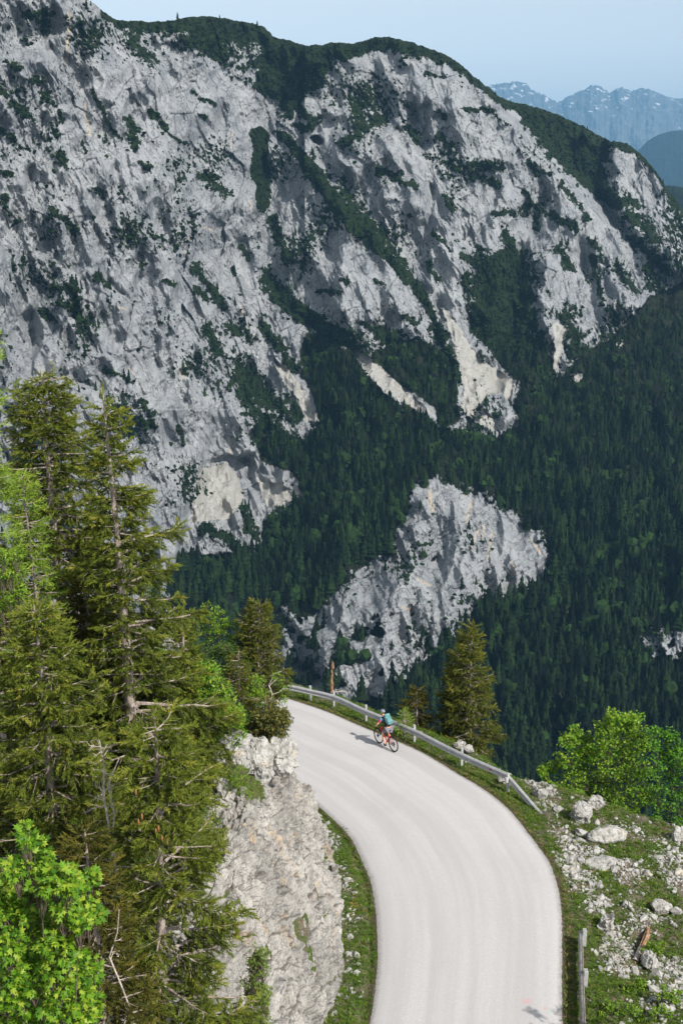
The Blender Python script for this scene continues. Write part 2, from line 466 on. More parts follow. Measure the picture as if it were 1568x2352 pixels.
def cubic_grid(px, py):
    def catmull(vals, xs, q):
        i = np.clip(np.searchsorted(xs, q) - 1, 0, len(xs) - 2)
        xs = np.asarray(xs, float)
        h = xs[i + 1] - xs[i]; t = (q - xs[i]) / h
        def tan(k):
            a = np.clip(k - 1, 0, len(xs) - 1); b = np.clip(k + 1, 0, len(xs) - 1)
            return a, b
        a0, b0 = tan(i); a1, b1 = tan(i + 1)
        if vals.ndim == 1: g = lambda k: vals[k]
        else: g = lambda k: np.take_along_axis(vals, k[None, :], 0)[0]
        m0 = (g(b0) - g(a0)) / (xs[b0] - xs[a0]) * h; m1 = (g(b1) - g(a1)) / (xs[b1] - xs[a1]) * h
        t2, t3 = t * t, t * t * t
        return (2 * t3 - 3 * t2 + 1) * g(i) + (t3 - 2 * t2 + t) * m0 + (-2 * t3 + 3 * t2) * g(i + 1) + (t3 - t2) * m1
    shp = px.shape; px = px.ravel(); py = py.ravel()
    rows = np.stack([catmull(GD[r], GX, px) for r in range(len(GY))])
    return catmull(rows, GY, py).reshape(shp)

def strokes(px, py, L, soft=.5):
    m = np.full(px.shape, -9.0)
    for x1, y1, x2, y2, w in L:
        x0, xx = min(x1, x2) - 3 * w - 8, max(x1, x2) + 3 * w + 8
        y0, yy = min(y1, y2) - 3 * w - 8, max(y1, y2) + 3 * w + 8
        s = (px > x0) & (px < xx) & (py > y0) & (py < yy)
        if not s.any(): continue
        d, _, _ = seg_dist(px[s], py[s], [(x1, y1), (x2, y2)])
        m[s] = np.maximum(m[s], 1 - d / w)
    return m

def bridge(px, py):
    return np.interp(px, [p[0] for p in RIDGE_LINE], [p[1] for p in RIDGE_LINE])

def masks(px, py):
    n1 = fbm2(px / 26, py / 26, 4, .6, 21)
    n2 = fbm2(px / 9, py / 12, 3, .6, 31)
    wpx = px + 10 * fbm2(px / 40, py / 40, 3, .5, 5); wpy = py + 10 * fbm2(px / 40, py / 40, 3, .5, 6)
    s = strokes(wpx, wpy, SCRUB)
    scrub = np.where(s > -3, .85 * s + .95 * n1 + .85 * n2 + .12, s)
    for pl in SCRUB_AREAS:
        scrub = np.maximum(scrub, poly_sd_near(wpx, wpy, pl, 60) / 7 + .55 + .55 * n2 + .3 * n1)
    # small tufts scattered over the whole face, thicker in some belts
    belt = fbm2(px / 150, py / 150, 2, .5, 44)
    u = px * .90 - py * .42; v = px * .42 + py * .90
    tuft = np.maximum(fbm2(u / 8, v / 16, 3, .65, 51), fbm2(u / 4, v / 11, 2, .6, 53) * .95) + .75 * belt
    scrub = np.maximum(scrub, (tuft - .33) * 3.2)
    top = py - bridge(px, py)
    cap = 1 - (top - 14 - 10 * n1) / 12
    cap = np.where((px > 262) & (px < 1190), cap, cap - .6) + .4 * n2
    scrub = np.maximum(scrub, np.where(px > 230, cap, -1))
    forest = poly_sd(wpx, wpy, FOREST) / 12
    forest = np.maximum(forest, np.maximum(poly_sd_near(wpx, wpy, FOREST2), poly_sd_near(wpx, wpy, FOREST3)) / 12 + .25)
    cl = np.maximum(poly_sd_near(wpx, wpy, CLIFF), poly_sd_near(wpx, wpy, CLIFF2)) / 12
    forest = np.minimum(forest, -cl * .7 + 1.2 * n1 + .7 * n2) + .5 * n1 + .5 * n2
    # little stands of trees on the lower cliff
    forest = np.maximum(forest, np.where(py > 1080, (n1 * .8 + fbm2(px / 40, py / 30, 2, .5, 77) - .58 + .16 * (py > 1440) + .36 * (px < 880) * (py > 1400)) * 3, -1))
    scree = np.full(px.shape, -9.0)
    for p in SCREE:
        scree = np.maximum(scree, poly_sd_near(px + 6 * n2, py + 6 * n1, p, 40) / 5 + .7 + .8 * fbm2((px - py * .5) / 7, (py + px * .5) / 22, 3, .65, 71))
    gul, _, _ = seg_dist(px + 5 * n1, py, [(1303,1395),(1288,1440),(1275,1500),(1287,1600),(1270,1690),(1262,1790)])
    soil = 1.6 - gul / 8 + n2
    scrub = np.where(scree > .5, np.minimum(scrub, tuft * 2 - .9), scrub)
    forest = np.where(scree > .5, -1, forest)
    forest = np.where(soil > 1.2, -1, forest)
    och = strokes(px + 3 * n2, py, OCHRE) + .4 * fbm2(px / 5, py / 22, 3, .6, 61)
    return scrub, forest, scree, och, soil

def mountain_depth(px, py, scrub, forest, scree):
    D = cubic_grid(px, py)
    wx = px + 16 * fbm2(px / 60, py / 60, 2, .5, 91); wy = py + 16 * fbm2(px / 60, py / 60, 2, .5, 92)
    for pts, amp, w in CREASE:
        s_ = near_box(wx, wy, pts, 5 * w)
        d, _, _ = seg_dist(wx[s_], wy[s_], pts)
        D[s_] += amp * np.exp(-(np.abs(d) / w) ** 1.3)
    # the dome's right edge: what lies right of it stands further back
    e = [(1085,170),(1120,215),(1175,285),(1262,372),(1332,442),(1385,520),(1440,600)]
    d, par, side = seg_dist(wx, wy, e)
    fade = sstep(650, 480, py)
    D += 110 * sstep(-6, 34, d * side) * fade * (px > 1000)
    d, par, side = seg_dist(wx, wy, [(1395,320),(1390,380),(1380,430),(1440,520),(1520,600)])
    D -= 90 * sstep(-16, 22, -d * -side) * sstep(700, 560, py) * (px > 1300)
    # left wall stands forward of the recess behind it
    d, par, side = seg_dist(wx, wy, [(205,-10),(262,60),(345,150),(430,260),(540,420),(600,560)])
    D += 34 * sstep(-10, 60, d * side) * sstep(620, 420, py) * (px < 700)
    # foot of the left wall
    d, par, side = seg_dist(wx, wy, [(604,1015),(590,1040),(545,1062),(470,1064),(444,1112),(432,1190),(408,1290)])
    D -= 36 * sstep(-2, 12, -d * side) * (py > 940) * sstep(720, 560, px)
    # lower cliff stands out of the wood
    D -= 22 * sstep(-30, 70, poly_sd_near(wx, wy, CLIFF))
    # small cave high on the face
    ce = ((px - 728 - (py - 323) * .5) / 14) ** 2 + ((py - 321) / 11) ** 2
    D += 45 * sstep(1.3, .5, ce + .5 * fbm2(px / 7, py / 7, 2, .5, 3)) * sstep(309, 314, py)
    rock = 1 - np.clip(np.maximum(sstep(.2, 1, forest), sstep(.6, .9, scree)), 0, 1) * .9
    # folds, ribs and cracks: long axis runs down the face, leaning left to right
    u = px * .94 - py * .34 + 14 * fbm2(px / 90, py / 90, 2, .5, 97); v = px * .34 + py * .94
    zone = sstep(-.25, .45, fbm2(px / 100, py / 160, 3, .5, 171))            # 0 smooth slabs, 1 broken rock
    bed = sstep(-30, 20, poly_sd_near(wx, wy, CLIFF))
    big = fbm2(px / 130, py / 230, 3, .5, 101, ridged=True) * 40 + fbm2(px / 180, py / 180, 3, .5, 111) * 38
    mid = fbm2(u / 52, v / 210, 4, .5, 121, ridged=True) * 12 + fbm2(wx / 60, wy / 90, 3, .5, 123) * 10
    slab = facet2(wx / 62 + .004 * v, wy / 120, 131) * 11 + facet2(u / 27, v / 58, 133) * 6.5 + facet2(px / 12, (py + .3 * px) / 21, 135) * 2.6
    gul = -fbm2(u / 19, v / 90, 3, .6, 141, ridged=True) * 4.2
    fine = facet2(u / 5.5, v / 10, 143) * 1.3 + fbm2(px / 4.5, py / 8, 2, .7, 151) * 1.6
    ledge = fbm2(px / 60 + v / 90, (py + px * .4) / 15, 3, .6, 161, ridged=True) * 2.5
    layer = fbm2((py * .86 + px * .5) / 9, (px * .86 - py * .5) / 90, 3, .6, 163, ridged=True) * 3.2
    amp = .25 + .85 * zone
    D -= big * (.45 + .55 * rock) + rock * (1 - .45 * bed) * (mid * .9 + slab * (.45 + .6 * zone) + (gul + fine + ledge) * amp) + layer * bed * rock
    D -= (1 - rock) * (fbm2(px / 75, (py + px * .2) / 150, 3, .5, 191, ridged=True) * 26)
    D += 3.0 * sstep(.3, .6, scrub) * -1 + fbm2(px / 6, py / 5, 2, .6, 181) * 2.2 * sstep(.2, .7, scrub)
    return D

NCX, NRY = 1150, 1040
xs = np.linspace(-160, 1730, NCX)
tt = np.linspace(0, 1, NRY) 
ridge_y = bridge(xs, 0) + 5.0 * fbm2(xs / 14, xs * 0 + 3.3, 4, .6, 8) - 2 * np.abs(fbm2(xs / 5, xs * 0 + 9.3, 2, .6, 18))
PX = np.broadcast_to(xs, (NRY, NCX)).copy()
PY = ridge_y[None, :] + tt[:, None] * (2020 - ridge_y[None, :])
m_scrub, m_forest, m_scree, m_och, m_soil = masks(PX, PY)
MD = mountain_depth(PX, PY, m_scrub, m_forest, m_scree)
# round the crest over backwards
crest = np.exp(-(PY - ridge_y[None, :]) / 9.0)
MD += 22 * crest
W = at_depth(PX, PY, MD)
# the far side of the crest falls away
back = []
for k, (dd, dz) in enumerate([(30, -6), (90, -40), (300, -220), (700, -700)]):
    b = W[0].copy(); b[:, 1] += dd; b[:, 2] += dz; back.append(b)
V = np.concatenate([np.stack(back[::-1]), W], 0)
def padrow(a): return np.concatenate([np.repeat(a[:1], 4, 0), a], 0).ravel()

t = NT("limestone_mountain")
pos = t.pos()
stretch = t.pos(scale=(1, 1, .45), rot=(0, math.radians(16), 0))
r1 = t.noise(.02, 5, .6, stretch); r2 = t.noise(.11, 5, .65, stretch); r3 = t.noise(.55, 3, .6, pos)
rock = t.mix(t.ramp(r1, .35, .65), (.265, .278, .296), (.375, .383, .39))
rock = t.mix(t.ramp(r2, .42, .62), t.mix(.45, rock, (.26, .28, .31)), rock)
rock = t.mix(t.ramp(r3, .3, .5), t.mix(.55, rock, (.15, .155, .16)), rock)
warp = t.n('ShaderNodeVectorMath', operation='ADD'); nzc = t.n('ShaderNodeTexNoise'); nzc.inputs['Scale'].default_value = .03; t.l(stretch, nzc.inputs['Vector'])
wsc = t.n('ShaderNodeVectorMath', operation='SCALE'); t.l(nzc.outputs['Color'], wsc.inputs[0]); wsc.inputs['Scale'].default_value = 26.0
t.l(stretch, warp.inputs[0]); t.l(wsc.outputs[0], warp.inputs[1]); wv = warp.outputs[0]
crk = t.math('MAXIMUM', t.math('MULTIPLY', t.ramp(t.vor(.035, 'DISTANCE_TO_EDGE', wv), .0, .05, 1, 0), t.ramp(t.noise(.03, 3, .6, pos), .42, .6)),
             t.math('MULTIPLY', t.ramp(t.vor(.13, 'DISTANCE_TO_EDGE', wv), .0, .09, 1, 0), t.ramp(t.noise(.045, 4, .6, pos), .45, .62)))
rock = t.mix(t.math('MULTIPLY', crk, .62), rock, (.06, .065, .07))
spk = t.math('MULTIPLY', t.ramp(t.noise(.30, 3, .7, stretch), .575, .64), t.ramp(t.noise(.022, 3, .6, pos), .40, .62))
rock = t.mix(t.math('MULTIPLY', spk, .9), rock, (.02, .028, .018))
rock = t.mix(t.ramp(t.attr('ochre'), .25, 1.0, 0, .8), rock, (.47, .40, .31))
screec = t.mix(t.ramp(t.noise(.3, 5, .7, pos), .3, .7), (.31, .305, .285), (.41, .40, .375))
c = t.mix(t.ramp(t.attr('scree'), .3, .8), rock, screec)
c = t.mix(t.ramp(t.attr('soil'), .2, 1.0), c, t.mix(t.noise(.2, 4, .7, pos), (.05, .04, .03), (.16, .12, .10)))
sn = t.noise(.22, 4, .65, pos)
gcol = t.mix(t.ramp(t.noise(.05, 4, .6, pos), .35, .7), (.007, .013, .006), (.018, .03, .009))
gcol = t.mix(t.ramp(t.noise(.5, 2, .6, pos), .4, .7), gcol, (.018, .03, .012))
sf = t.ramp(t.math('ADD', t.attr('scrub'), t.math('MULTIPLY', t.math('SUBTRACT', sn, .5), 1.5)), .36, .44)
c = t.mix(sf, c, gcol)
fcol = t.mix(t.ramp(t.noise(.08, 4, .6, pos), .3, .7), (.006, .010, .006), (.02, .025, .013))
c = t.mix(t.ramp(t.attr('forest'), .1, .6), c, fcol)
hgt = t.math('ADD', t.noise(.25, 6, .68, stretch), t.math('MULTIPLY', t.noise(1.1, 3, .6, pos), .3))
M_MOUNTAIN = t.bsdf(c, .95, normal=t.bump(t.math('SUBTRACT', hgt, t.math('MULTIPLY', crk, .5)), .8, 4.5), spec=.1)
mountain = mesh_np("mountain", V.reshape(-1, 3), grid_faces(NRY + 4, NCX), M_MOUNTAIN, smooth=True,
    attrs={'scrub': padrow(m_scrub), 'forest': padrow(m_forest), 'scree': padrow(m_scree), 'ochre': padrow(m_och), 'soil': padrow(m_soil)})
tag(mountain, "grey limestone mountain face across the valley with dark scrub and scree", kind='structure')

def surf(px, py):
    """point of the mountain surface seen at a picture position (bilinear in the grid)"""
    ci = np.clip((px - xs[0]) / (xs[1] - xs[0]), 0, NCX - 1.001); i = ci.astype(int); fx = ci - i
    ry = ridge_y[i] * (1 - fx) + ridge_y[i + 1] * fx
    ri = np.clip((py - ry) / (2020 - ry) * (NRY - 1), 0, NRY - 1.001); j = ri.astype(int); fy = ri - j
    g = lambda A: (A[j, i] * (1 - fx)[:, None] + A[j, i + 1] * fx[:, None]) * (1 - fy)[:, None] + (A[j + 1, i] * (1 - fx)[:, None] + A[j + 1, i + 1] * fx[:, None]) * fy[:, None]
    return g(W), MD[j, i], m_forest[j, i], m_scrub[j, i]

# ---- trees of the far wood
def far_conifer(seed, tiers=4, sides=7):
    r = np.random.default_rng(seed)
    vs, fs = [], []
    for k in range(tiers):
        z0 = .08 + k * .86 / tiers; z1 = min(1.0, z0 + 1.25 / tiers)
        rad = .20 * (1 - k / tiers) ** .85 + .03
        b = len(vs)
        vs.append((r.normal(0, .008), r.normal(0, .008), z1))
        for s in range(sides):
            a = 2 * math.pi * s / sides + r.uniform(-.3, .3)
            q = rad * r.uniform(.6, 1.25)
            vs.append((q * math.cos(a), q * math.sin(a), z0 + r.uniform(-.04, .04)))
        for s in range(sides): fs.append((b, b + 1 + s, b + 1 + (s + 1) % sides))
    return np.array(vs), np.array(fs)

def lump(seed, sub=1, rough=.35, flat=1.0):
    bm = bmesh.new(); bmesh.ops.create_icosphere(bm, subdivisions=sub, radius=1)
    bmesh.ops.triangulate(bm, faces=bm.faces)
    v = np.array([p.co[:] for p in bm.verts]); f = np.array([[q.index for q in p.verts] for p in bm.faces]); bm.free()
    r = np.random.default_rng(seed)
    v *= (1 + r.uniform(-rough, rough, (len(v), 1))); v[:, 2] *= flat
    return v, f

N = 60000
cx = rng.uniform(-150, 1720, N); cy = rng.uniform(700, 1990, N)
jit = fbm2(cx / 18, cy / 18, 2, .5, 301)
P0, D0, F0, S0 = surf(cx, cy)
keep = (F0 > .35) & (rng.random(N) < np.clip(.72 + .9 * jit, .12, 1) * np.interp(cy, [900, 1500], [1, .55]) * np.clip((F0) * 1.2, 0, 1)) 
keep &= ~((cx < 380) & (cy > 1350))
P0, D0, cx, cy, jit, F0 = P0[keep], D0[keep], cx[keep], cy[keep], jit[keep], F0[keep]
n = len(P0)
decid = (fbm2(cx / 60, cy / 45, 3, .6, 311) + rng.normal(0, .14, n)) > .33
size = (7 + 15 * rng.random(n) ** 1.3) * np.clip(.55 + (cy - 700) / 800, .5, 1.25) * np.clip(F0, .55, 1)
vv, ff_, vc = [], [], []
off = 0
kind = rng.integers(0, 4, n)
tcol = np.clip(rng.uniform(0, .8, n) + .8 * fbm2(cx / 70, cy / 50, 3, .6, 313), 0, 1)
for k in range(4):
    s = (kind == k) & ~decid
    bv, bf = far_conifer(k + 40, tiers=4 + k % 2, sides=6 + k % 2)
    M = rotz_scale(rng.uniform(0, 6.28, s.sum()), size[s] * rng.uniform(.75, 1.25, s.sum()), size[s])
    v, f = merge_copies(bv, bf, M, P0[s] - np.array([0, 0, 1.0]))
    vv.append(v); ff_.append(f + off); off += len(v); vc.append(np.repeat(tcol[s], len(bv)))
for k in range(3):
    s = (kind % 3 == k) & decid
    bv, bf = lump(k + 60, 2, .28)
    sz = size[s] * .27
    M = rotz_scale(rng.uniform(0, 6.28, s.sum()), sz, sz * 1.2)
    v, f = merge_copies(bv, bf, M, P0[s] + np.array([0, 0, 1]) * (sz * .9)[:, None])
    vv.append(v); ff_.append(f + off); off += len(v); vc.append(np.repeat(1.25 + tcol[s] * .75, len(bv)))
t = NT("far_foliage")
a = t.attr('tone')
c = t.mix(t.ramp(a, 0, 1), (.003, .007, .004), (.019, .038, .010))
c = t.mix(t.ramp(a, 1.2, 2.0), c, (.022, .050, .012))
c = t.mix(t.ramp(t.noise(.25, 3, .6, t.pos()), .3, .7), t.mix(.5, c, (.004, .008, .004)), c)
M_FAR = t.bsdf(c, .9, spec=.05)
forest = mesh_np("forest", np.concatenate(vv), np.concatenate(ff_), M_FAR, attrs={'tone': np.concatenate(vc)})
tag(forest, "dark dense conifer wood with brighter broadleaf crowns on the far slope", 'forest', kind='stuff')
print("far trees", n)

# ---- dwarf pine and small trees on the rock
N = 70000
cx = rng.uniform(-150, 1720, N); cy = rng.uniform(-150, 1500, N)
P0, D0, F0, S0 = surf(cx, cy)
keep = (S0 > .45) & (F0 < .4) & (cy > np.interp(cx, xs, ridge_y) + 3)
P0, cx, cy = P0[keep][:26000], cx[keep][:26000], cy[keep][:26000]
n = len(P0); kind = rng.integers(0, 4, n); tcol = rng.uniform(0, 1, n)
vv, ff_, vc = [], [], []; off = 0
spire = rng.random(n) < np.where(cy > 520, .22, .02)
for k in range(4):
    s = (kind == k) & ~spire
    bv, bf = lump(k + 80, 1, .35, .75)
    sz = rng.uniform(1.2, 3.4, s.sum())
    v, f = merge_copies(bv, bf, rotz_scale(rng.uniform(0, 6.28, s.sum()), sz, sz), P0[s])
    vv.append(v); ff_.append(f + off); off += len(v); vc.append(np.repeat(tcol[s], len(bv)))
s = spire
bv, bf = far_conifer(99, 4, 6)
sz = rng.uniform(6, 14, s.sum())
v, f = merge_copies(bv, bf, rotz_scale(rng.uniform(0, 6.28, s.sum()), sz, sz), P0[s] - np.array([0, 0, 1.]))
vv.append(v); ff_.append(f + off); vc.append(np.repeat(tcol[s], len(bv)))
scrubo = mesh_np("mountain_scrub", np.concatenate(vv), np.concatenate(ff_), M_FAR, attrs={'tone': np.concatenate(vc)})
tag(scrubo, "dark green dwarf pine scrub clinging to ledges of the far rock face", 'scrub', kind='stuff')

# ---- ranges behind
def far_range(name, line, depth, base_y, seed, mat, label, rows=160, cols=420, amp=1.0, slope=.55, jag=1.5):
    lx = [p[0] for p in line]
    x = np.linspace(lx[0], lx[-1], cols)
    ry = np.interp(x, lx, [p[1] for p in line]) - jag * fbm2(x / 12, x * 0 + seed, 4, .6, seed, ridged=True)
    s = np.linspace(0, 1, rows)
    px = np.broadcast_to(x, (rows, cols)); py = ry[None] + s[:, None] * (base_y - ry[None])
    D = depth * (1 - slope * (py - ry[None]) / 600.0)
    m = depth / FPX
    D = D - m * amp * (fbm2(px / 60, py / 90, 4, .55, seed + 1, ridged=True) * 26 + fbm2((px + py * .5) / 22, py / 40, 4, .6, seed + 2, ridged=True) * 12)
    D = D + m * 14 * np.exp(-(py - ry[None]) / 4)
    w = at_depth(px, py, D)
    bk = [w[0] + np.array([0, depth * q, -depth * r]) for q, r in ((.25, .12), (.1, .03))]
    v = np.concatenate([np.stack(bk), w], 0)
    snow = np.zeros((rows, cols))
    if name == 'distant_range':
        hgt = 1 - (py - 190) / 150
        sn = fbm2((px + py * 1.1) / 22, (py - px * .3) / 5.5, 4, .62, seed + 9)
        snow = sn + .36 * hgt + .12 * fbm2(px / 40, py / 30, 2, .5, seed + 10) - .46
    snow = np.concatenate([np.zeros((2, cols)), snow], 0).ravel()
    o = mesh_np(name, v.reshape(-1, 3), grid_faces(rows + 2, cols), mat, smooth=True, attrs={'snow': snow})
    tag(o, label, kind='structure')
    return o
t = NT("distant_rock")
c = t.mix(t.ramp(t.noise(.004, 5, .6, t.pos()), .35, .65), (.07, .08, .09), (.13, .135, .14))
c = t.mix(t.ramp(t.attr('snow'), .0, .12), c, (.6, .62, .64))
M_DIST = t.bsdf(c, .95, spec=.1)
far_range('distant_range', [(900,260),(1040,240),(1128,196),(1165,192),(1186,188),(1208,194),(1222,208),(1245,218),(1268,232),(1283,236),(1298,226),(1322,216),(1345,206),(1358,196),(1375,197),(1386,206),(1401,216),(1412,206),(1424,201),(1438,208),(1452,211),(1470,204),(1490,208),(1512,216),(1530,224),(1552,228),(1568,228),(1640,240),(1800,262)],
          27000, 520, 900, M_DIST, "pale blue distant mountain range with thin streaks of snow", jag=5.0)
t = NT("distant_woods")
c = t.mix(t.ramp(t.noise(.01, 5, .7, t.pos()), .35, .65), (.004, .010, .008), (.014, .024, .016))
M_DW = t.bsdf(c, .95, spec=.05)
far_range('distant_hill', [(1400,400),(1440,365),(1465,345),(1485,325),(1510,310),(1540,302),(1568,299),(1620,300),(1800,330)], 14000, 620, 930, M_DW,
          "rounded blue wooded hill below the snowy range", amp=.5, jag=1.5)
far_range('dark_shoulder', [(1470,440),(1500,430),(1530,426),(1550,428),(1568,431),(1640,450),(1800,480)], 3600, 760, 950, M_DW,
          "dark wooded shoulder behind the mountain's right edge", amp=.4, jag=1.5)
# ================================================================ NEAR GROUND
def smooth_line(P, n):
    P = np.asarray(P, float)
    d = np.r_[0, np.cumsum(np.linalg.norm(np.diff(P, axis=0), axis=1))]
    q = np.linspace(0, d[-1], n)
    out = []
    i = np.clip(np.searchsorted(d, q) - 1, 0, len(P) - 2)
    t = ((q - d[i]) / (d[i + 1] - d[i]))[:, None]
    T = np.gradient(P, d, axis=0)
    h = (d[i + 1] - d[i])[:, None]
    t2, t3 = t * t, t ** 3
    return (2*t3-3*t2+1)*P[i] + (t3-2*t2+t)*h*T[i] + (-2*t3+3*t2)*P[i+1] + (t3-t2)*h*T[i+1]

R_PIC = [(1291,2352),(1290,2273),(1290,2178),(1289,2100),(1284,2052),(1275,2016),(1259,1975),(1238,1945),(1204,1900),(1172,1861),(1137,1830),(1094,1800),(1049,1774),(1007,1748),(965,1724),(914,1701),(822,1663),(755,1634),(691,1612),(640,1596)]
L_PIC = [(850,2352),(859,2290),(868,2246),(870,2190),(866,2134),(858,2078),(847,2021),(833,1977),(813,1937),(785,1901),(751,1864),(722,1840)]
WB_PIC = [(735,2352),(755,2325),(785,2279),(799,2223),(796,2190),(785,2150),(785,2100),(793,2021),(779,1988),(757,1932),(735,1876),(716,1834)]
Rw = [on_road(*p)[:2] for p in R_PIC]
near_dir = (Rw[0] - Rw[1]); near_dir /= np.linalg.norm(near_dir)
far_dir = (Rw[-1] - Rw[-3]); far_dir /= np.linalg.norm(far_dir)
ext_n = [Rw[0] + near_dir * k + np.array([-.004 * k * k, 0]) for k in (26, 20, 14, 9, 4)]
turn = lambda a: np.array([far_dir[0] * math.cos(a) - far_dir[1] * math.sin(a), far_dir[0] * math.sin(a) + far_dir[1] * math.cos(a)])
ext_f = []; q = Rw[-1]; a = 0
for k in range(8):
    a += .09; q = q + turn(a) * 4; ext_f.append(q)
RL = smooth_line(ext_n + Rw + ext_f, 360)
def normals_left(P):
    T = np.gradient(P, axis=0); T /= np.linalg.norm(T, axis=1)[:, None]
    for _ in range(3): T[1:-1] = (T[:-2] + T[1:-1] * 2 + T[2:]) / 4
    T /= np.linalg.norm(T, axis=1)[:, None]
    return np.stack([-T[:, 1], T[:, 0]], -1)
NL = normals_left(RL)
Lw = np.array([on_road(*p)[:2] for p in L_PIC])
ld, lp, _ = seg_dist(Lw[:, 0], Lw[:, 1], RL)
o_ = np.argsort(lp)
wid = np.interp(np.arange(360), np.r_[0, lp[o_], 359], np.r_[5.2, ld[o_], 5.4])
for _ in range(30): wid[1:-1] = (wid[:-2] + wid[1:-1] + wid[2:]) / 3
LL = RL + NL * wid[:, None]
for _ in range(6): LL[1:-1] = (LL[:-2] + LL[1:-1] + LL[2:]) / 3
NLL = normals_left(LL)
Bw = np.array([on_road(*p)[:2] for p in WB_PIC])
bd, bp, _ = seg_dist(Bw[:, 0], Bw[:, 1], LL)
o_ = np.argsort(bp)
verge = np.interp(np.arange(360), np.r_[0, bp[o_], 359], np.r_[bd[o_][0], bd[o_], .7])
for _ in range(12): verge[1:-1] = (verge[:-2] + verge[1:-1] + verge[2:]) / 3
print("road width", wid[::40].round(2), "verge", verge[::40].round(2))

# outer edge of the shoulder, where the ground falls into the valley
E_PIC = [(1175,1802),(1230,1806),(1300,1826),(1385,1846),(1470,1878),(1568,1908),(1760,1975)]
Ew = [on_road(*p, dz=-.35)[:2] for p in E_PIC]
i0 = int(seg_dist(np.array([Ew[0][0]]), np.array([Ew[0][1]]), RL)[1][0])
off_ = [RL[k] - NL[k] * 1.75 for k in range(359, i0 + 6, -12)]
EL = np.array(off_ + Ew + [np.array([24, 30]), np.array([27, 18]), np.array([29, 0]), np.array([30, -20])])
PLAT = 6.2

def ground(x, y, wall=True):
    """height of the near ground"""
    x = np.asarray(x, float); y = np.asarray(y, float)
    base = roadz(x, y)
    dR, pR, sR = seg_dist(x, y, RL)
    dL, pL, sL = seg_dist(x, y, LL)
    dE, pE, sE = seg_dist(x, y, EL)
    right = np.where(sR > 0, dR, 0.0); left = np.where(sL < 0, dL, 0.0)
    n = fbm2(x / 1.7, y / 1.7, 4, .55, 401)
    n2 = fbm2(x / .45, y / .45, 3, .6, 402)
    h = base - .05 + 0 * x
    rr = sstep(0, .5, right)
    h = h + rr * (.02 + .05 * n2) - .05 * np.minimum(right, 1.5) + rr * sstep(.8, 2.4, right) * (.28 * n + .06 * n2 - .07 * (right - 1))
    out = np.where(sE < 0, dE, 0.0)              # EL runs from far left to near right: outside is on its left
    fall = np.where(out > 0, 1.25 * (np.sqrt(out * out + .6) - .77), 0)
    h = h - fall
    v = np.interp(pL, np.arange(360), verge)
    ll = sstep(0, .35, left)
    h = h + ll * (.04 * n2 + .02) - .12 * np.exp(-((left - .22) / .12) ** 2)
    dw = left - v
    wn_ = fbm2(x / 2.3, y / 2.3, 3, .5, 411)
    top = PLAT + .5 * wn_ + .25 * n
    wdt = wall_width(pL)
    up = np.clip((dw - .25) / (wdt - .2), 0, 1)
    up = up ** .9
    if wall: h = np.where(left > 0, h * (1 - up) + (top - .3) * up, h)
    # the shelf left of the road ends too, and falls away towards the valley and below the viewpoint
    fl = np.maximum(0, -x - 26) + np.maximum(0, 6 - y) * (x < 18) * 0
    h = h - fl * .9
    lim = np.maximum(0, np.hypot(x, y - 30) - 70)
    h = h - lim * .9
    return np.maximum(h, -640)

def wall_width(p):
    i = np.asarray(p)
    return 3.3 + .6 * np.sin(i * .05) 

def nonuni(lo, hi, step, outer):
    core = np.arange(lo, hi + 1e-6, step)
    g = [step]; a = []
    x = 0
    while x < outer:
        g.append(g[-1] * 1.16); x += g[-1]; a.append(x)
    a = np.array(a)
    return np.r_[lo - a[::-1], core, hi + a]
gx = nonuni(-15, 17, .11, 700); gy = nonuni(17, 56, .11, 620)
gy = gy[gy > -80]
GXX, GYY = np.meshgrid(gx, gy)
H = ground(GXX.ravel(), GYY.ravel()).reshape(GXX.shape)
dR, pR, sR = seg_dist(GXX.ravel(), GYY.ravel(), RL)
dL, pL, sL = seg_dist(GXX.ravel(), GYY.ravel(), LL)
edge = np.minimum(np.where(sR > 0, dR, 9), np.where(sL < 0, dL, 9))

t = NT("alpine_ground")
pos = t.pos()
nz = t.noise(1.3, 5, .65, pos); nf = t.noise(9, 5, .7, pos); ns = t.noise(34, 3, .6, pos)
dirt = t.mix(t.ramp(nf, .3, .7), (.075, .055, .035), (.19, .16, .12))
stone = t.mix(t.ramp(ns, .35, .6), (.24, .23, .215), (.52, .51, .49))
green = t.mix(t.ramp(nf, .3, .7), (.03, .05, .012), (.085, .125, .03))
pebble = t.ramp(t.vor(22, vec=pos), .28, .2)
c = t.mix(t.math('MULTIPLY', pebble, t.ramp(nz, .42, .58)), dirt, stone)
c = t.mix(t.ramp(t.math('ADD', t.math('MULTIPLY', nf, .5), t.math('SUBTRACT', .75, nz)), .45, .6), c, green)
c = t.mix(t.ramp(t.attr('edge'), .03, .3, 1, 0), c, t.mix(ns, (.05, .035, .02), (.13, .10, .07)))
hh = t.math('ADD', t.math('MULTIPLY', pebble, .5), t.math('ADD', nf, ns))
M_GROUND = t.bsdf(c, .95, normal=t.bump(hh, .8, .05), spec=.1)
gobj = mesh_np("ground", np.stack([GXX.ravel(), GYY.ravel(), H.ravel()], -1), grid_faces(*GXX.shape)[:, ::-1], M_GROUND, smooth=True, attrs={'edge': edge})
tag(gobj, "grassy stony ground beside the road", kind='structure')

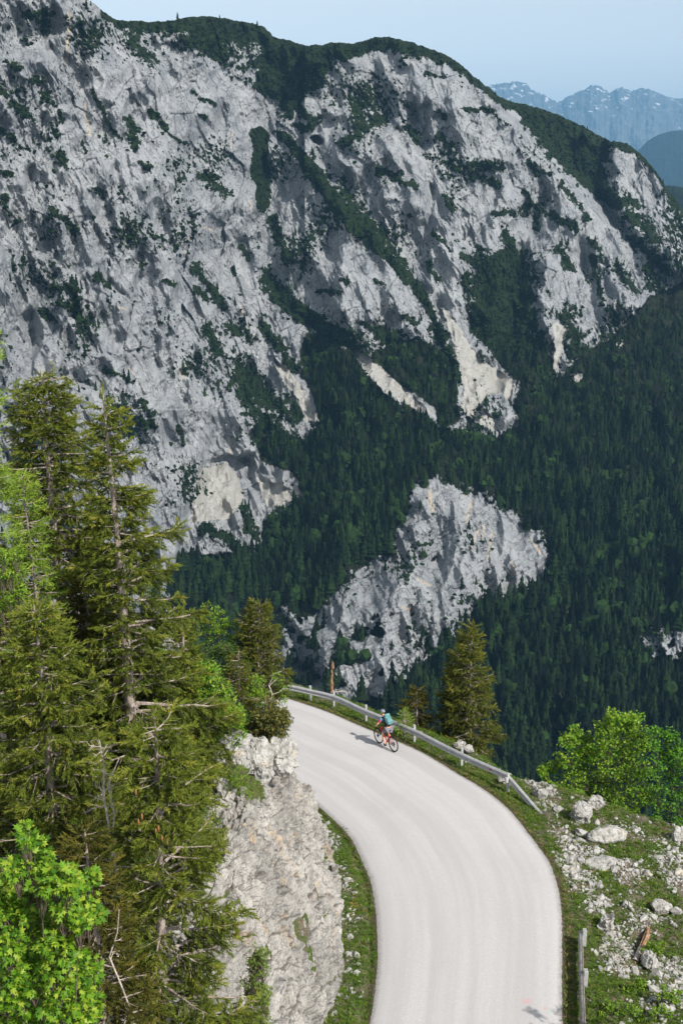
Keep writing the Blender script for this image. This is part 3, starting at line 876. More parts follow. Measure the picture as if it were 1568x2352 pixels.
# ---------------------------------------------------------------- road
NA = 28
u = np.linspace(0, 1, NA)
rag = .035 * fbm2(np.arange(1440) / 5., np.zeros(1440), 4, .6, 420)
RLf, LLf = smooth_line(RL, 1440), smooth_line(LL, 1440)
w_r = RLf + (RLf - LLf) / 5.5 * rag[:, None]
w_l = LLf - (RLf - LLf) / 5.5 * (.03 * fbm2(np.arange(1440) / 5., np.ones(1440), 4, .6, 421))[:, None]
XY = w_l[:, None, :] * (1 - u[None, :, None]) + w_r[:, None, :] * u[None, :, None]
Z = roadz(XY[..., 0], XY[..., 1]) + .035 * (1 - (2 * u[None] - 1) ** 2)
Z[:, 0] -= .05; Z[:, -1] -= .05
t = NT("pale_asphalt")
pos = t.pos()
uu = t.attr('u'); ss = t.attr('s')
cmb = t.n('ShaderNodeCombineXYZ'); t.l(t.math('MULTIPLY', uu, 9.0), cmb.inputs[0]); t.l(t.math('MULTIPLY', ss, .05), cmb.inputs[1])
trk = t.noise(1.0, 3, .55, cmb.outputs[0])
cmb2 = t.n('ShaderNodeCombineXYZ'); t.l(t.math('MULTIPLY', uu, 40.0), cmb2.inputs[0]); t.l(t.math('MULTIPLY', ss, .12), cmb2.inputs[1])
trk2 = t.noise(1.0, 3, .6, cmb2.outputs[0])
grain = t.noise(26, 4, .75, pos); fineg = t.vor(70, vec=pos)
c = t.mix(t.ramp(trk, .35, .65), (.385, .369, .369), (.465, .450, .450))
c = t.mix(t.math('MULTIPLY', t.ramp(trk2, .45, .62), .12), c, (.33, .315, .32))
c = t.mix(t.math('MULTIPLY', t.ramp(grain, .42, .60), .55), c, (.29, .28, .285))
c = t.mix(t.math('MULTIPLY', t.ramp(fineg, .12, .5), .22), c, (.56, .55, .545))
c = t.mix(t.math('MULTIPLY', t.ramp(t.noise(.35, 4, .6, pos), .5, .75), .25), c, (.34, .33, .325))
edgef = t.math('ADD', t.math('MULTIPLY', t.ramp(uu, .0, .035, 1, 0), t.ramp(grain, .3, .6)), t.math('MULTIPLY', t.ramp(uu, .965, 1.0, 0, 1), t.ramp(grain, .3, .6)))
c = t.mix(t.math('MULTIPLY', edgef, .85), c, (.16, .145, .135))
# faded red and green spray marks near the right edge
s1 = on_road(1245, 2296); 
def spot(center, r, color, c, amt):
    vm = t.n('ShaderNodeVectorMath', operation='DISTANCE'); t.l(pos, vm.inputs[0]); vm.inputs[1].default_value = tuple(center)
    f = t.math('MULTIPLY', t.ramp(vm.outputs['Value'], r * .3, r, 1, 0), t.ramp(t.noise(14, 3, .6, pos), .42, .58))
    return t.mix(t.math('MULTIPLY', f, amt), c, color)
c = spot(on_road(1208, 2300), .22, (.55, .26, .25), c, .6)
c = spot(on_road(1250, 2316), .13, (.55, .26, .25), c, .4)
c = spot(on_road(1262, 2325), .10, (.25, .5, .28), c, .6)
M_ROAD = t.bsdf(c, .85, normal=t.bump(t.math('ADD', grain, fineg), .35, .012), spec=.2)
sv = np.repeat(np.linspace(0, 1, 1440) * 100, NA); uv = np.tile(u, 1440)
road = mesh_np("road", np.concatenate([XY, Z[..., None]], -1).reshape(-1, 3), grid_faces(1440, NA), M_ROAD, smooth=True, attrs={'u': uv, 's': sv})
tag(road, "pale grey asphalt mountain road curving to the left", kind='structure')

# ---------------------------------------------------------------- rock cutting on the inside of the bend
t = NT("cut_limestone")
pos = t.pos()
st = t.pos(scale=(1, 1, .6), rot=(.3, .4, 0))
n1 = t.noise(.55, 5, .6, st); n2 = t.noise(3.2, 6, .68, st); n3 = t.noise(17, 4, .65, pos)
c = t.mix(t.ramp(n1, .35, .65), (.275, .262, .243), (.425, .405, .375))
c = t.mix(t.ramp(n2, .36, .6), t.mix(.45, c, (.22, .215, .21)), c)
c = t.mix(t.ramp(n3, .28, .48), t.mix(.7, c, (.11, .10, .09)), c)
c = t.mix(t.math('MULTIPLY', t.ramp(t.noise(.9, 5, .7, t.pos(scale=(1, 1, .35))), .56, .70), .75), c, (.40, .29, .18))
jv = t.pos(scale=(1.0, 1.0, .55), rot=(.2, -.25, .3))
wj = t.n('ShaderNodeVectorMath', operation='ADD'); nj = t.n('ShaderNodeTexNoise'); nj.inputs['Scale'].default_value = 1.6; t.l(jv, nj.inputs['Vector'])
sj = t.n('ShaderNodeVectorMath', operation='SCALE'); t.l(nj.outputs['Color'], sj.inputs[0]); sj.inputs['Scale'].default_value = .55
t.l(jv, wj.inputs[0]); t.l(sj.outputs[0], wj.inputs[1])
jt = t.math('MULTIPLY', t.ramp(t.vor(2.4, 'DISTANCE_TO_EDGE', wj.outputs[0]), 0, .05, 1, 0), t.ramp(t.noise(.8, 3, .6, pos), .45, .6))
jt2 = t.math('MULTIPLY', t.ramp(t.vor(7.0, 'DISTANCE_TO_EDGE', wj.outputs[0]), 0, .09, 1, 0), t.ramp(t.noise(1.7, 3, .6, pos), .48, .6))
c = t.mix(t.math('MULTIPLY', t.math('MAXIMUM', jt, jt2), .75), c, (.09, .085, .08))
c = t.mix(t.ramp(t.attr('crack'), .0, .8), c, (.12, .11, .10))
c = t.mix(t.ramp(t.math('ADD', t.attr('moss'), t.math('MULTIPLY', t.math('SUBTRACT', n3, .5), .9)), .45, .62), c, t.mix(n3, (.035, .05, .015), (.12, .13, .045)))
M_CUT = t.bsdf(c, .92, normal=t.bump(t.math('ADD', n2, t.math('MULTIPLY', n3, .5)), .9, .09), spec=.15)

def rock_displace(p, seed, amp=1.0):
    """blocky fractured limestone: returns outward offset and crack mask"""
    tilt = np.array([[.93, .12, -.34], [-.05, .97, .22], [.36, -.19, .91]])
    w = p + .05 * np.stack([perlin3(p * 2.3 + k * 9.1, seed + k) for k in range(3)], -1)
    q = w @ tilt.T
    f1, g1, id1 = cell3(q * np.array([1.2, .8, 2.4]), seed + 11)
    f2, g2, id2 = cell3(q * np.array([4.2, 2.8, 7.5]), seed + 12)
    f3, g3, id3 = cell3(q * np.array([12, 9, 19]), seed + 13)
    d = .17 * facet3(q * np.array([.55, .42, .9]), seed + 21) + .20 * facet3(q * np.array([1.9, 1.2, 2.6]), seed + 22) + .15 * facet3(q * np.array([4.8, 3.0, 7.5]), seed + 23) + .06 * facet3(q * np.array([12, 7, 18]), seed + 24)
    d += .26 * fbm3(p * .45, 3, .5, seed + 14) + .035 * fbm3(p * 9, 3, .6, seed + 15, True)
    ck = .75 * sstep(.05, .0, g1) + .35 * sstep(.09, .0, g2) * (id1 > .5) + .10 * sstep(.12, 0, g3)
    d -= .08 * sstep(.08, 0, g1) + .045 * sstep(.12, 0, g2) + .015 * sstep(.14, 0, g3)
    return d * amp, np.clip(ck + .25 * sstep(.16, .0, g3) * sstep(0, .4, fbm3(p * 1.1, 2, .5, seed + 19)), 0, 1)

i_a = int(seg_dist(np.array([Bw[0][0]]), np.array([Bw[0][1]]), LL)[1][0]) - 42
NSW, NTW = 1250, 400
si = np.linspace(max(i_a, 2), 300, NSW)
Lp = np.stack([np.interp(si, np.arange(360), LL[:, k]) for k in (0, 1)], -1)
Nn = np.stack([np.interp(si, np.arange(360), NLL[:, k]) for k in (0, 1)], -1)
Nn /= np.linalg.norm(Nn, axis=1)[:, None]
vg = np.interp(si, np.arange(360), verge)
ww = wall_width(si)
tt = np.linspace(0, 1, NTW)
TW = tt[None, :]
dist = vg[:, None] + np.where(TW < .72, TW / .72 * ww[:, None], ww[:, None] + (TW - .72) / .28 * 3.0)
bx = Lp[:, None, 0] + Nn[:, None, 0] * dist; by = Lp[:, None, 1] + Nn[:, None, 1] * dist
zb = roadz(bx, by) - .15
top = PLAT + .45 * fbm2(bx / 2.3, by / 2.3, 3, .5, 411)
knob = .35 * sstep(.1, .5, fbm2(bx / 1.1, by / 1.1, 2, .5, 431)) * np.exp(-((TW - .70) / .10) ** 2)
pr = np.clip(TW / .72, 0, 1)
prof = .12 * pr + .88 * (1 - (1 - pr) ** 1.15)
zz = zb * (1 - prof) + top * prof + knob - .55 * sstep(.84, 1.0, TW)
P3 = np.stack([bx, by, zz], -1)
du = np.gradient(P3, axis=0); dv = np.gradient(P3, axis=1)
nn = np.cross(dv, du); nn /= np.linalg.norm(nn, axis=-1)[..., None] + 1e-9
if nn[..., 2].mean() < 0: nn = -nn
dsp, ck = rock_displace(P3.reshape(-1, 3), 500)
dsp = dsp.reshape(NSW, NTW); ck = ck.reshape(NSW, NTW)
for _ in range(1):
    dsp[1:-1] = (dsp[:-2] + dsp[1:-1] * 2 + dsp[2:]) / 4; dsp[:, 1:-1] = (dsp[:, :-2] + dsp[:, 1:-1] * 2 + dsp[:, 2:]) / 4
am = sstep(0, .05, TW) * (1 - .6 * sstep(.8, .97, TW))
P3 = P3 + nn * (dsp * am * 1.15)[..., None]
ledge_m = fbm2(bx / 1.4, (zz) / .8 + by * .2, 3, .6, 441)
moss = sstep(.72, .95, TW + .12 * fbm2(bx / .8, by / .8, 3, .6, 455)) * .9 + sstep(.30, .62, ledge_m) * .75 + .12 * (nn[..., 2] > .75)
# grass pocket high on the cutting
gp = at_y(552, 1790, 32.0)
moss = np.maximum(moss, 1.0 * sstep(1.1, .5, np.hypot(P3[..., 0] - gp[0] , (P3[..., 1] - gp[1]) * .7)))
wallo = mesh_np("cliff", P3.reshape(-1, 3), grid_faces(NSW, NTW), M_CUT, smooth=False, attrs={'crack': ck.ravel(), 'moss': moss.ravel()})
tag(wallo, "fractured pale limestone rock cutting on the inside of the bend", kind='structure')
WALLP = P3
# ================================================================ TREES
t = NT("spruce_bark")
c = t.mix(t.ramp(t.noise(9, 5, .7, t.pos(scale=(1, 1, .4))), .3, .7), (.16, .125, .10), (.42, .36, .32))
M_BARK = t.bsdf(c, .95, normal=t.bump(t.noise(40, 3, .6, t.pos()), .6, .02), spec=.1)
M_DEAD = simple("bleached_wood", (.42, .36, .31), .9, var=.35, scale=14, bump=.4)
M_REDWOOD = simple("splintered_wood", (.30, .17, .10), .9, var=.4, scale=10, bump=.5)
def needle_mat(name, lo, hi, tip):
    t = NT(name)
    a = t.attr('tone')
    c = t.mix(t.ramp(a, 0, .7), lo, hi)
    c = t.mix(t.ramp(a, .72, 1.0), c, tip)
    return t.bsdf(c, .7, spec=.15, transl=.25)
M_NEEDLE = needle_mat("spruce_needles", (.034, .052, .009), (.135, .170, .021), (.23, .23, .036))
M_NEEDLE_DARK = needle_mat("dark_needles", (.03, .035, .008), (.085, .085, .014), (.14, .12, .02))
M_LARCH = needle_mat("larch_needles", (.10, .17, .02), (.20, .30, .035), (.30, .38, .05))
M_OLIVE = needle_mat("pine_needles", (.042, .057, .011), (.125, .142, .022), (.21, .195, .034))

def frame_from(d, roll, r=None):
    """rotation matrices (n,3,3) whose first column is d"""
    d = d / (np.linalg.norm(d, axis=1)[:, None] + 1e-12)
    up = np.tile([0, 0, 1.0], (len(d), 1)); up[np.abs(d[:, 2]) > .95] = [1, 0, 0]
    s = np.cross(up, d); s /= np.linalg.norm(s, axis=1)[:, None]
    w = np.cross(d, s)
    c, q = np.cos(roll)[:, None], np.sin(roll)[:, None]
    return np.stack([d, s * c + w * q, -s * q + w * c], -1)

def tube(pts, rad, sides=6):
    pts = np.asarray(pts, float); rad = np.asarray(rad, float)
    T = np.gradient(pts, axis=0); T /= np.linalg.norm(T, axis=1)[:, None] + 1e-12
    ref = np.array([0, 0, 1.0]) if abs(T[:, 2].mean()) < .8 else np.array([1.0, 0, 0])
    s = np.cross(ref, T); s /= np.linalg.norm(s, axis=1)[:, None] + 1e-12
    w = np.cross(T, s)
    a = np.arange(sides) * 2 * math.pi / sides
    v = pts[:, None] + rad[:, None, None] * (np.cos(a)[None, :, None] * s[:, None] + np.sin(a)[None, :, None] * w[:, None])
    n = len(pts)
    i = np.arange(n * sides).reshape(n, sides)
    f = np.stack([i[:-1], np.roll(i, -1, 1)[:-1], np.roll(i, -1, 1)[1:], i[1:]], -1).reshape(-1, 4)
    return v.reshape(-1, 3), f

class Acc:
    def __init__(s): s.v = []; s.f = []; s.n = 0; s.a = []
    def add(s, v, f, tone=0.5):
        s.v.append(v); s.f.append(f + s.n); s.n += len(v)
        s.a.append(np.full(len(v), tone) if np.ndim(tone) == 0 else tone)
    def build(s, name, mat, parent=None, smooth=False):
        by = {}
        for f in s.f: by.setdefault(f.shape[1], []).append(f)
        return mesh_np(name, np.concatenate(s.v), [np.concatenate(b) for b in by.values()], mat, smooth=smooth, attrs={'tone': np.concatenate(s.a)}, parent=parent)

def needle_spray(seed, n=26, w=.085, ln=.34):
    r = np.random.default_rng(seed)
    v, f = [], []
    for k in range(n):
        t0 = k / n * .95
        a = r.uniform(0, 2 * math.pi); sp = r.uniform(.55, 1.0)
        d = np.array([1.0, sp * math.cos(a), sp * math.sin(a)]); d /= np.linalg.norm(d)
        side = np.cross(d, r.normal(size=3)); side /= np.linalg.norm(side)
        l = ln * r.uniform(.7, 1.2) * (1 - .25 * t0)
        p = np.array([t0, 0, 0]); b = len(v)
        v += [p + side * w / 2, p - side * w / 2, p + d * l]
        f.append((b, b + 1, b + 2))
    return np.array(v), np.array(f)
SPRAYS = [needle_spray(k) for k in range(5)]
SPRAYS_THIN = [needle_spray(k + 10, 10, .07, .5) for k in range(5)]

def conifer(root, H, R, seed, mat=None, crown_from=.1, whorl=.36, droop=.25, density=1.0, sprays=SPRAYS, spray_len=.34, tw=1.0,
            trunk_r=None, dead_top=0.0, bare_low=.0, up=.0, power=.85, asym=(0, 0), barkm=None, open_=1.0, nbr=(4, 7), sway=.02):
    """trunk, branches and needles as three parts of one tree; origin at the base"""
    r = np.random.default_rng(seed)
    mat = mat or M_NEEDLE
    tr = trunk_r or H * .0125 + .03
    zs_ = np.linspace(-.6, H, 26)
    ph = r.uniform(0, 6.28)
    bend = lambda z: np.stack([sway * H * np.sin(z / H * 2.2 + ph) * (z / H), sway * H * np.cos(z / H * 2.7 + ph) * (z / H) * .6, z], -1)
    ctr = bend(zs_)
    rad = tr * (1 - zs_.clip(0) / H) ** .8 + .012
    rad *= 1 + .06 * r.normal(size=len(rad)); rad[0] *= 1.3
    v, f = tube(ctr, rad, 9)
    A = Acc(); A.add(v, f); A.build('trunk', barkm or M_BARK, root, smooth=True)
    B = Acc(); seg_p, seg_d, seg_t, seg_l = [], [], [], []
    z = H * crown_from * r.uniform(.9, 1.1)
    while z < H * .985:
        hn = (z - H * crown_from) / (H * (1 - crown_from))
        k = r.integers(*nbr)
        a0 = r.uniform(0, 6.28)
        low = sstep(0, .12, hn) * .35 + .65
        for b in range(k):
            a = a0 + b * 2 * math.pi / k + r.normal(0, .35)
            L = R * ((1 - hn) ** power * .93 + .05) * r.uniform(.55, 1.12) * low
            L *= 1 + asym[0] * math.cos(a) + asym[1] * math.sin(a)
            if r.random() < .06: L *= 1.25
            if L < .08: continue
            zb = z + r.uniform(-.4, .4) * whorl
            base = bend(np.array([zb]))[0]
            m = 7
            q = np.linspace(0, 1, m)
            el = .30 * hn + up - .12 * r.random()
            out = np.array([math.cos(a), math.sin(a), 0])
            dr = droop * r.uniform(.6, 1.4)
            P = base + out * (L * q)[:, None] * .97 + np.array([0, 0, 1]) * (L * (el * q - dr * q ** 1.5 + dr * .75 * q ** 3))[:, None]
            side = np.array([-math.sin(a), math.cos(a), 0])
            P = P + side * (L * .10 * r.normal() * q ** 2)[:, None] + r.normal(0, .012 * L, (m, 3)) * q[:, None]
            br = (.010 + .013 * L) * r.uniform(.8, 1.15)
            v, f = tube(P, br * (1 - .8 * q) + .003, 5); B.add(v, f)
            bare = r.random() < bare_low * (1 - hn) or z > H * (1 - dead_top)
            # twigs
            nt = max(3, int(L * 18 * density * tw))
            for j in range(nt):
                tq = r.uniform(.16 if L > 1 else .05, 1.0) ** .8
                if r.random() < (.28 - tq) * 1.3 * open_: continue
                p = P[0] * 0 + np.array([np.interp(tq, q, P[:, c_]) for c_ in range(3)])
                dirb = P[min(int(tq * (m - 1)) + 1, m - 1)] - P[min(int(tq * (m - 1)), m - 2)]
                dirb = dirb / (np.linalg.norm(dirb) + 1e-9)
                sg = 1 if j % 2 else -1
                tl = (.16 + .34 * L * (1 - tq) ** .7 * min(1, .35 + tq * 2)) * r.uniform(.6, 1.2)
                tl = min(tl, .85)
                d = dirb * r.uniform(.5, 1.0) + side * sg * r.uniform(.5, 1.0) + np.array([0, 0, r.uniform(-.75, .22)])
                d /= np.linalg.norm(d)
                if bare and r.random() < .8:
                    if r.random() < .4:
                        e = p + d * tl * .6
                        v, f = tube([p, (p + e) / 2 + r.normal(0, .015, 3), e], [.006, .005, .002], 3); B.add(v, f)
                    continue
                if tl > .3:
                    e = p + d * tl * .8
                    v, f = tube([p, e], [.007, .003], 3); B.add(v, f)
                ns = max(1, int(round(tl / (spray_len * .62))))
                for s_ in range(ns):
                    pp = p + d * (tl * s_ / ns) - np.array([0, 0, .05 * tl * (s_ / ns) ** 2])
                    dd = d + r.normal(0, .28, 3) + np.array([0, 0, -.22 * s_])
                    seg_p.append(pp); seg_d.append(dd); seg_l.append(spray_len * r.uniform(.75, 1.25))
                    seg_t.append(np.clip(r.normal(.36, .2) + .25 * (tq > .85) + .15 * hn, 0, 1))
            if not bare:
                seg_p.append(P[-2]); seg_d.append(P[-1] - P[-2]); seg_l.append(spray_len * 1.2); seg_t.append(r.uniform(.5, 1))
        z += whorl * r.uniform(.75, 1.25) * (1 - .45 * hn)
    if dead_top == 0:
        for q in np.linspace(.93, 1, 8):
            seg_p.append(bend(np.array([H * q]))[0]); seg_d.append(np.array([r.normal(0, .3), r.normal(0, .3), 1.])); seg_l.append(spray_len); seg_t.append(.8)
    B.build('branches', barkm or M_BARK, root)
    seg_p, seg_d, seg_l, seg_t = map(np.array, (seg_p, seg_d, seg_l, seg_t))
    Nn_ = Acc(); kk = r.integers(0, len(sprays), len(seg_p))
    for k in range(len(sprays)):
        s = kk == k
        if not s.any(): continue
        bv, bf = sprays[k]
        Mx = frame_from(seg_d[s], r.uniform(0, 6.28, s.sum())) * seg_l[s][:, None, None]
        v, f = merge_copies(bv, bf, Mx, seg_p[s])
        Nn_.add(v, f, np.repeat(seg_t[s], len(bv)))
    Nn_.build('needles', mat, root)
    return len(seg_p)

def tree_at(name, px, top_py, y, label, cat, H=None, base=None, R=1.5, group=None, **kw):
    top = at_y(px, top_py, y)
    zb = float(ground(np.array([top[0]]), np.array([y]))[0]) - .05 if base is None else base
    root = empty(name, (top[0], y, zb), 0, label, cat, group)
    h = top[2] - zb
    n = conifer(root, h, R, **kw)
    print(name, round(h, 1), np.round(root.location, 1), n)
    return root

G1 = 'spruces growing above the rock cutting'
tree_at('spruce_tree', 108, 838, 33, "tall spruce with a bare dead spike at its top, tallest on the left", 'tree', R=2.75, seed=1, crown_from=.12, dead_top=.045, power=.45, group=G1, density=.95, asym=(.05, .3), whorl=.42, open_=1.6)
tree_at('spruce_tree', 253, 905, 28.5, "slender spruce with a long pale bare trunk, second tallest, right of the dead-topped one", 'tree', R=2.7, seed=2, crown_from=.14, power=.95, group=G1, density=1.1, bare_low=.15, asym=(.10, .62), whorl=.44, open_=2.6)
tree_at('spruce_tree', 74, 1385, 23.5, "broad spruce with a grey trunk behind the maple sapling at the left edge", 'tree', R=2.5, seed=3, crown_from=.1, power=.6, group=G1, density=1.15, bare_low=.2, asym=(0, .35), open_=1.5)
tree_at('spruce_tree', 331, 1640, 19.5, "dense olive spruce with brown cones directly in front of the rock cutting", 'tree', R=2.4, seed=4, base=2.5, crown_from=.02, power=.5, group=G1, density=1.0, bare_low=.25, asym=(.1, .3), whorl=.40, open_=1.5)
tree_at('spruce_tree', 190, 1320, 31, "shaded spruce standing between the two tallest trunks", 'tree', R=2.2, seed=5, crown_from=.05, power=.6, group=G1, density=.8, mat=M_NEEDLE_DARK)
tree_at('spruce_tree', 424, 1405, 31, "small spruce whose pointed top shows right of the slender bare-trunked one", 'tree', R=1.15, seed=6, crown_from=.05, power=.75, group=G1, density=1.0)
tree_at('spruce_tree', -55, 1240, 28, "spruce cut off by the left edge, only its branch tips in view", 'tree', R=2.3, seed=7, crown_from=.05, power=.6, group=G1, density=.8, mat=M_NEEDLE_DARK)
tree_at('spruce_tree', 215, 1905, 18, "low dark spruce between the maple sapling and the cone-bearing spruce", 'tree', R=1.7, seed=8, base=3.5, crown_from=.02, power=.7, group=G1, density=.9, mat=M_NEEDLE_DARK, bare_low=.5)
tree_at('larch_tree', 62, 1088, 29.5, "young light green larch between the two tallest spruces' trunks", 'tree', R=1.15, seed=12, crown_from=.3, power=.6, mat=M_LARCH, sprays=SPRAYS_THIN, density=.75, whorl=.33, trunk_r=.07)
tree_at('larch_tree', -90, 640, 27, "bright green larch reaching in at the left edge above the spruces", 'tree', R=.9, seed=13, crown_from=.25, power=.35, mat=M_LARCH, sprays=SPRAYS_THIN, density=.7, whorl=.5, trunk_r=.1)
tree_at('pine_tree', 590, 1383, 38.5, "small tree with level open branches above the far end of the cutting", 'tree', R=1.45, seed=14, crown_from=.24, power=.6, mat=M_OLIVE, density=1.35, whorl=.26, up=.28, droop=.05, trunk_r=.065, asym=(0, .35), open_=1.5, nbr=(5, 8), spray_len=.2)
tree_at('pine_tree', 547, 1495, 36, "thin brownish young spruce on the lip of the rock cutting", 'tree', R=1.0, seed=15, crown_from=.1, power=.7, mat=M_OLIVE, density=1.2, whorl=.24, droop=.1, trunk_r=.04, spray_len=.16, open_=1.4)
tree_at('spruce_tree', 1089, 1437, 47.5, "golden olive spruce standing alone just beyond the guardrail", 'tree', R=1.9, seed=16, crown_from=.06, power=.7, density=1.0, mat=M_OLIVE, whorl=.33, bare_low=.1, trunk_r=.1, droop=.3, asym=(0, .4), open_=1.6)
tree_at('spruce_tree', 1047, 1490, 49.5, "slimmer spruce leaning against the lone golden one beyond the guardrail", 'tree', R=1.15, seed=17, crown_from=.1, power=.6, density=.9, mat=M_OLIVE, whorl=.33, trunk_r=.07)
tree_at('spruce_tree', 958, 1588, 48.5, "short dark bushy spruce behind the guardrail beside the cyclist", 'tree', R=1.0, seed=18, crown_from=.0, power=.5, density=1.0, mat=M_NEEDLE_DARK, whorl=.3)
tree_at('larch_tree', 930, 1632, 46.3, "tiny pale green larch sapling behind the rail beside the cyclist", 'tree', R=.62, seed=19, crown_from=.05, power=.6, mat=M_LARCH, sprays=SPRAYS_THIN, density=.9, whorl=.2, trunk_r=.025, spray_len=.16, up=.2, droop=.05)

# bare dead stems
def bare_tree(name, base, top, seed, label, mat, nb=26, bl=.5, r0=.06, cat='dead tree', splinter=False, rate=(.25, 1.0)):
    r = np.random.default_rng(seed)
    base = np.array(base, float); top = np.array(top, float)
    root = empty(name, base, 0, label, cat)
    H_ = top - base; h = np.linalg.norm(H_)
    q = np.linspace(-.05, 1, 16)
    P = H_[None] * q[:, None] + r.normal(0, .012 * h, (16, 3)) * np.clip(q, 0, 1)[:, None] * np.array([1, 1, 0])
    A = Acc(); v, f = tube(P, r0 * (1 - .7 * q.clip(0)) * (1 + .12 * r.normal(size=16)), 7); A.add(v, f)
    if splinter:
        for k in range(6):
            a = r.uniform(0, 6.28); o = np.array([math.cos(a), math.sin(a), 0]) * r0 * .5
            v, f = tube([P[-1] - H_ * .06 + o, P[-1] + o * 1.2 + np.array([0, 0, r.uniform(.05, .35)])], [r0 * .4, .004], 4); A.add(v, f)
    A.build('trunk', mat, root, smooth=False)
    B = Acc()
    for k in range(nb):
        if nb <= 16: B = Acc()
        tq = r.uniform(*rate); p = np.array([np.interp(tq, q, P[:, c_]) for c_ in range(3)])
        a = r.uniform(0, 6.28); L = bl * r.uniform(.4, 1.2) * (1.2 - tq * .7)
        d = np.array([math.cos(a), math.sin(a), r.uniform(-.3, .5)])
        pts = [p, p + d * L * .5 + r.normal(0, .04 * L, 3), p + d * L + np.array([0, 0, .1 * L])]
        v, f = tube(pts, [.012, .008, .003], 4); B.add(v, f)
        for j in range(3):
            e = pts[1] + (pts[2] - pts[1]) * r.random(); v, f = tube([e, e + (d + r.normal(0, .6, 3)) * L * .35], [.006, .002], 3); B.add(v, f)
        if nb <= 16: B.build('branch', mat, root)
    if nb > 16: B.build('branches', mat, root)
    return root
def gz(x, y): return float(ground(np.array([x]), np.array([y]))[0])
def stem(px, top_py, y, base=None, dx=0.0):
    tp = at_y(px, top_py, y); return (tp[0] - dx, y, gz(tp[0], y) if base is None else base), tuple(tp)
b, tp = stem(236, 1690, 20.5, 3.0); bare_tree('dead_tree', b, tp, 21, "thin grey leafless stem left of the cone-bearing spruce", M_DEAD, 60, .55, .06)
b, tp = stem(250, 1745, 20.9, 3.0, .1); bare_tree('dead_tree', b, tp, 22, "shorter grey leafless stem close beside the taller thin one", M_DEAD, 40, .5, .05)
b, tp = stem(262, 2080, 17.5, 3.0); bare_tree('dead_tree', b, tp, 23, "bare stick of a stem at the bottom edge between maple and spruce", M_DEAD, 8, .3, .035)
b = at_y(611, 1703, 34.8); tp = at_y(622, 1556, 35.0); bare_tree('dead_tree', (b[0], b[1], gz(b[0], b[1])), tp, 24, "leaning leafless sapling at the lip of the cutting beside the road", M_DEAD, 16, .75, .05, rate=(.35, 1))
b = on_road(762, 1612); yb = b[1] + 1.1; bz = gz(b[0], yb) - .3; tp = at_y(762, 1530, yb)
bare_tree('tree_stump', (b[0], yb, bz), tp, 25, "tall broken reddish tree stump behind the far guardrail", M_REDWOOD, 3, .4, .10, 'stump', True, (.2, .5))
for k, (x1, y1, x2, y2) in enumerate([(715,1601,740,1618),(735,1608,752,1594),(770,1588,800,1590)]):
    a_ = at_y(x1, y1, yb + .4); c_ = at_y(x2, y2, yb + .3)
    bare_tree('fallen_branch', tuple(a_), tuple(c_), 26 + k, ["pale fallen branch lying left of the broken stump", "short pale branch propped against the broken stump", "bleached branch sticking out right of the broken stump"][k], M_DEAD, 6, .35, .025, 'branch', rate=(.1, 1))

# ---- cones hanging in the front spruce
M_CONE = simple("cone_brown", (.26, .12, .05), .8, var=.3, scale=40)
def cone_mesh():
    z = np.linspace(0, 1, 8); v, f = tube(np.stack([z * 0, z * 0, -z * .14], -1), .019 * np.sin(np.clip(z, .06, .96) * 3.1) ** .6 + .002, 7)
    return v, f
spr_front = [o for o in col.objects if o.name.startswith('spruce_tree') and 'cones' in o.get('label', '')][0]
cv, cf = cone_mesh(); A = Acc()
for px, py in [(312,1812),(318,1880),(326,1868),(358,1902),(372,1918),(364,1895),(384,1926)]:
    p = at_y(px, py, 18.6) - np.array(spr_front.location); mesh_np('cone', cv + p, cf, M_CONE, smooth=True, parent=spr_front)

# ================================================================ BROADLEAF
def leaf_mat(name, lo, mid, hi, tr=.4):
    t = NT(name); a = t.attr('tone')
    c = t.mix(t.ramp(a, 0, .5), lo, mid); c = t.mix(t.ramp(a, .5, 1.0), c, hi)
    return t.bsdf(c, .5, spec=.3, transl=tr)
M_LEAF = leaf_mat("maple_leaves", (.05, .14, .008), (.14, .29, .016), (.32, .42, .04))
M_LEAF2 = leaf_mat("bush_leaves", (.06, .14, .01), (.14, .27, .016), (.28, .38, .035))
M_DARKLEAF = leaf_mat("undergrowth_leaves", (.025, .05, .008), (.05, .10, .012), (.10, .16, .02), .3)
M_TWIG = simple("twig_bark", (.11, .085, .065), .9, var=.3, scale=12)

def maple_leaf(seed=0):
    # five pointed lobes round a stalk at the origin, folded slightly along the middle
    ang = [-2.35, -1.75, -1.35, -.82, -.45, 0, .45, .82, 1.35, 1.75, 2.35]
    rad = [.30, .62, .42, .95, .55, 1.15, .55, .95, .42, .62, .30]
    v = [(0, 0, 0)] + [(r * math.cos(a) * .5 + .42, r * math.sin(a) * .5, -abs(math.sin(a)) * r * .12 - .06 * r) for a, r in zip(ang, rad)]
    v[0] = (.18, 0, .03)
    f = [(0, k, k + 1) for k in range(1, len(ang))] 
    return np.array(v), np.array(f)
def oval_leaf():
    v = np.array([(0, 0, 0), (.35, .26, -.04), (.35, -.26, -.04), (1, 0, -.1), (.4, 0, .03)]); return v, np.array([(0, 1, 4), (1, 3, 4), (3, 2, 4), (2, 0, 4)])

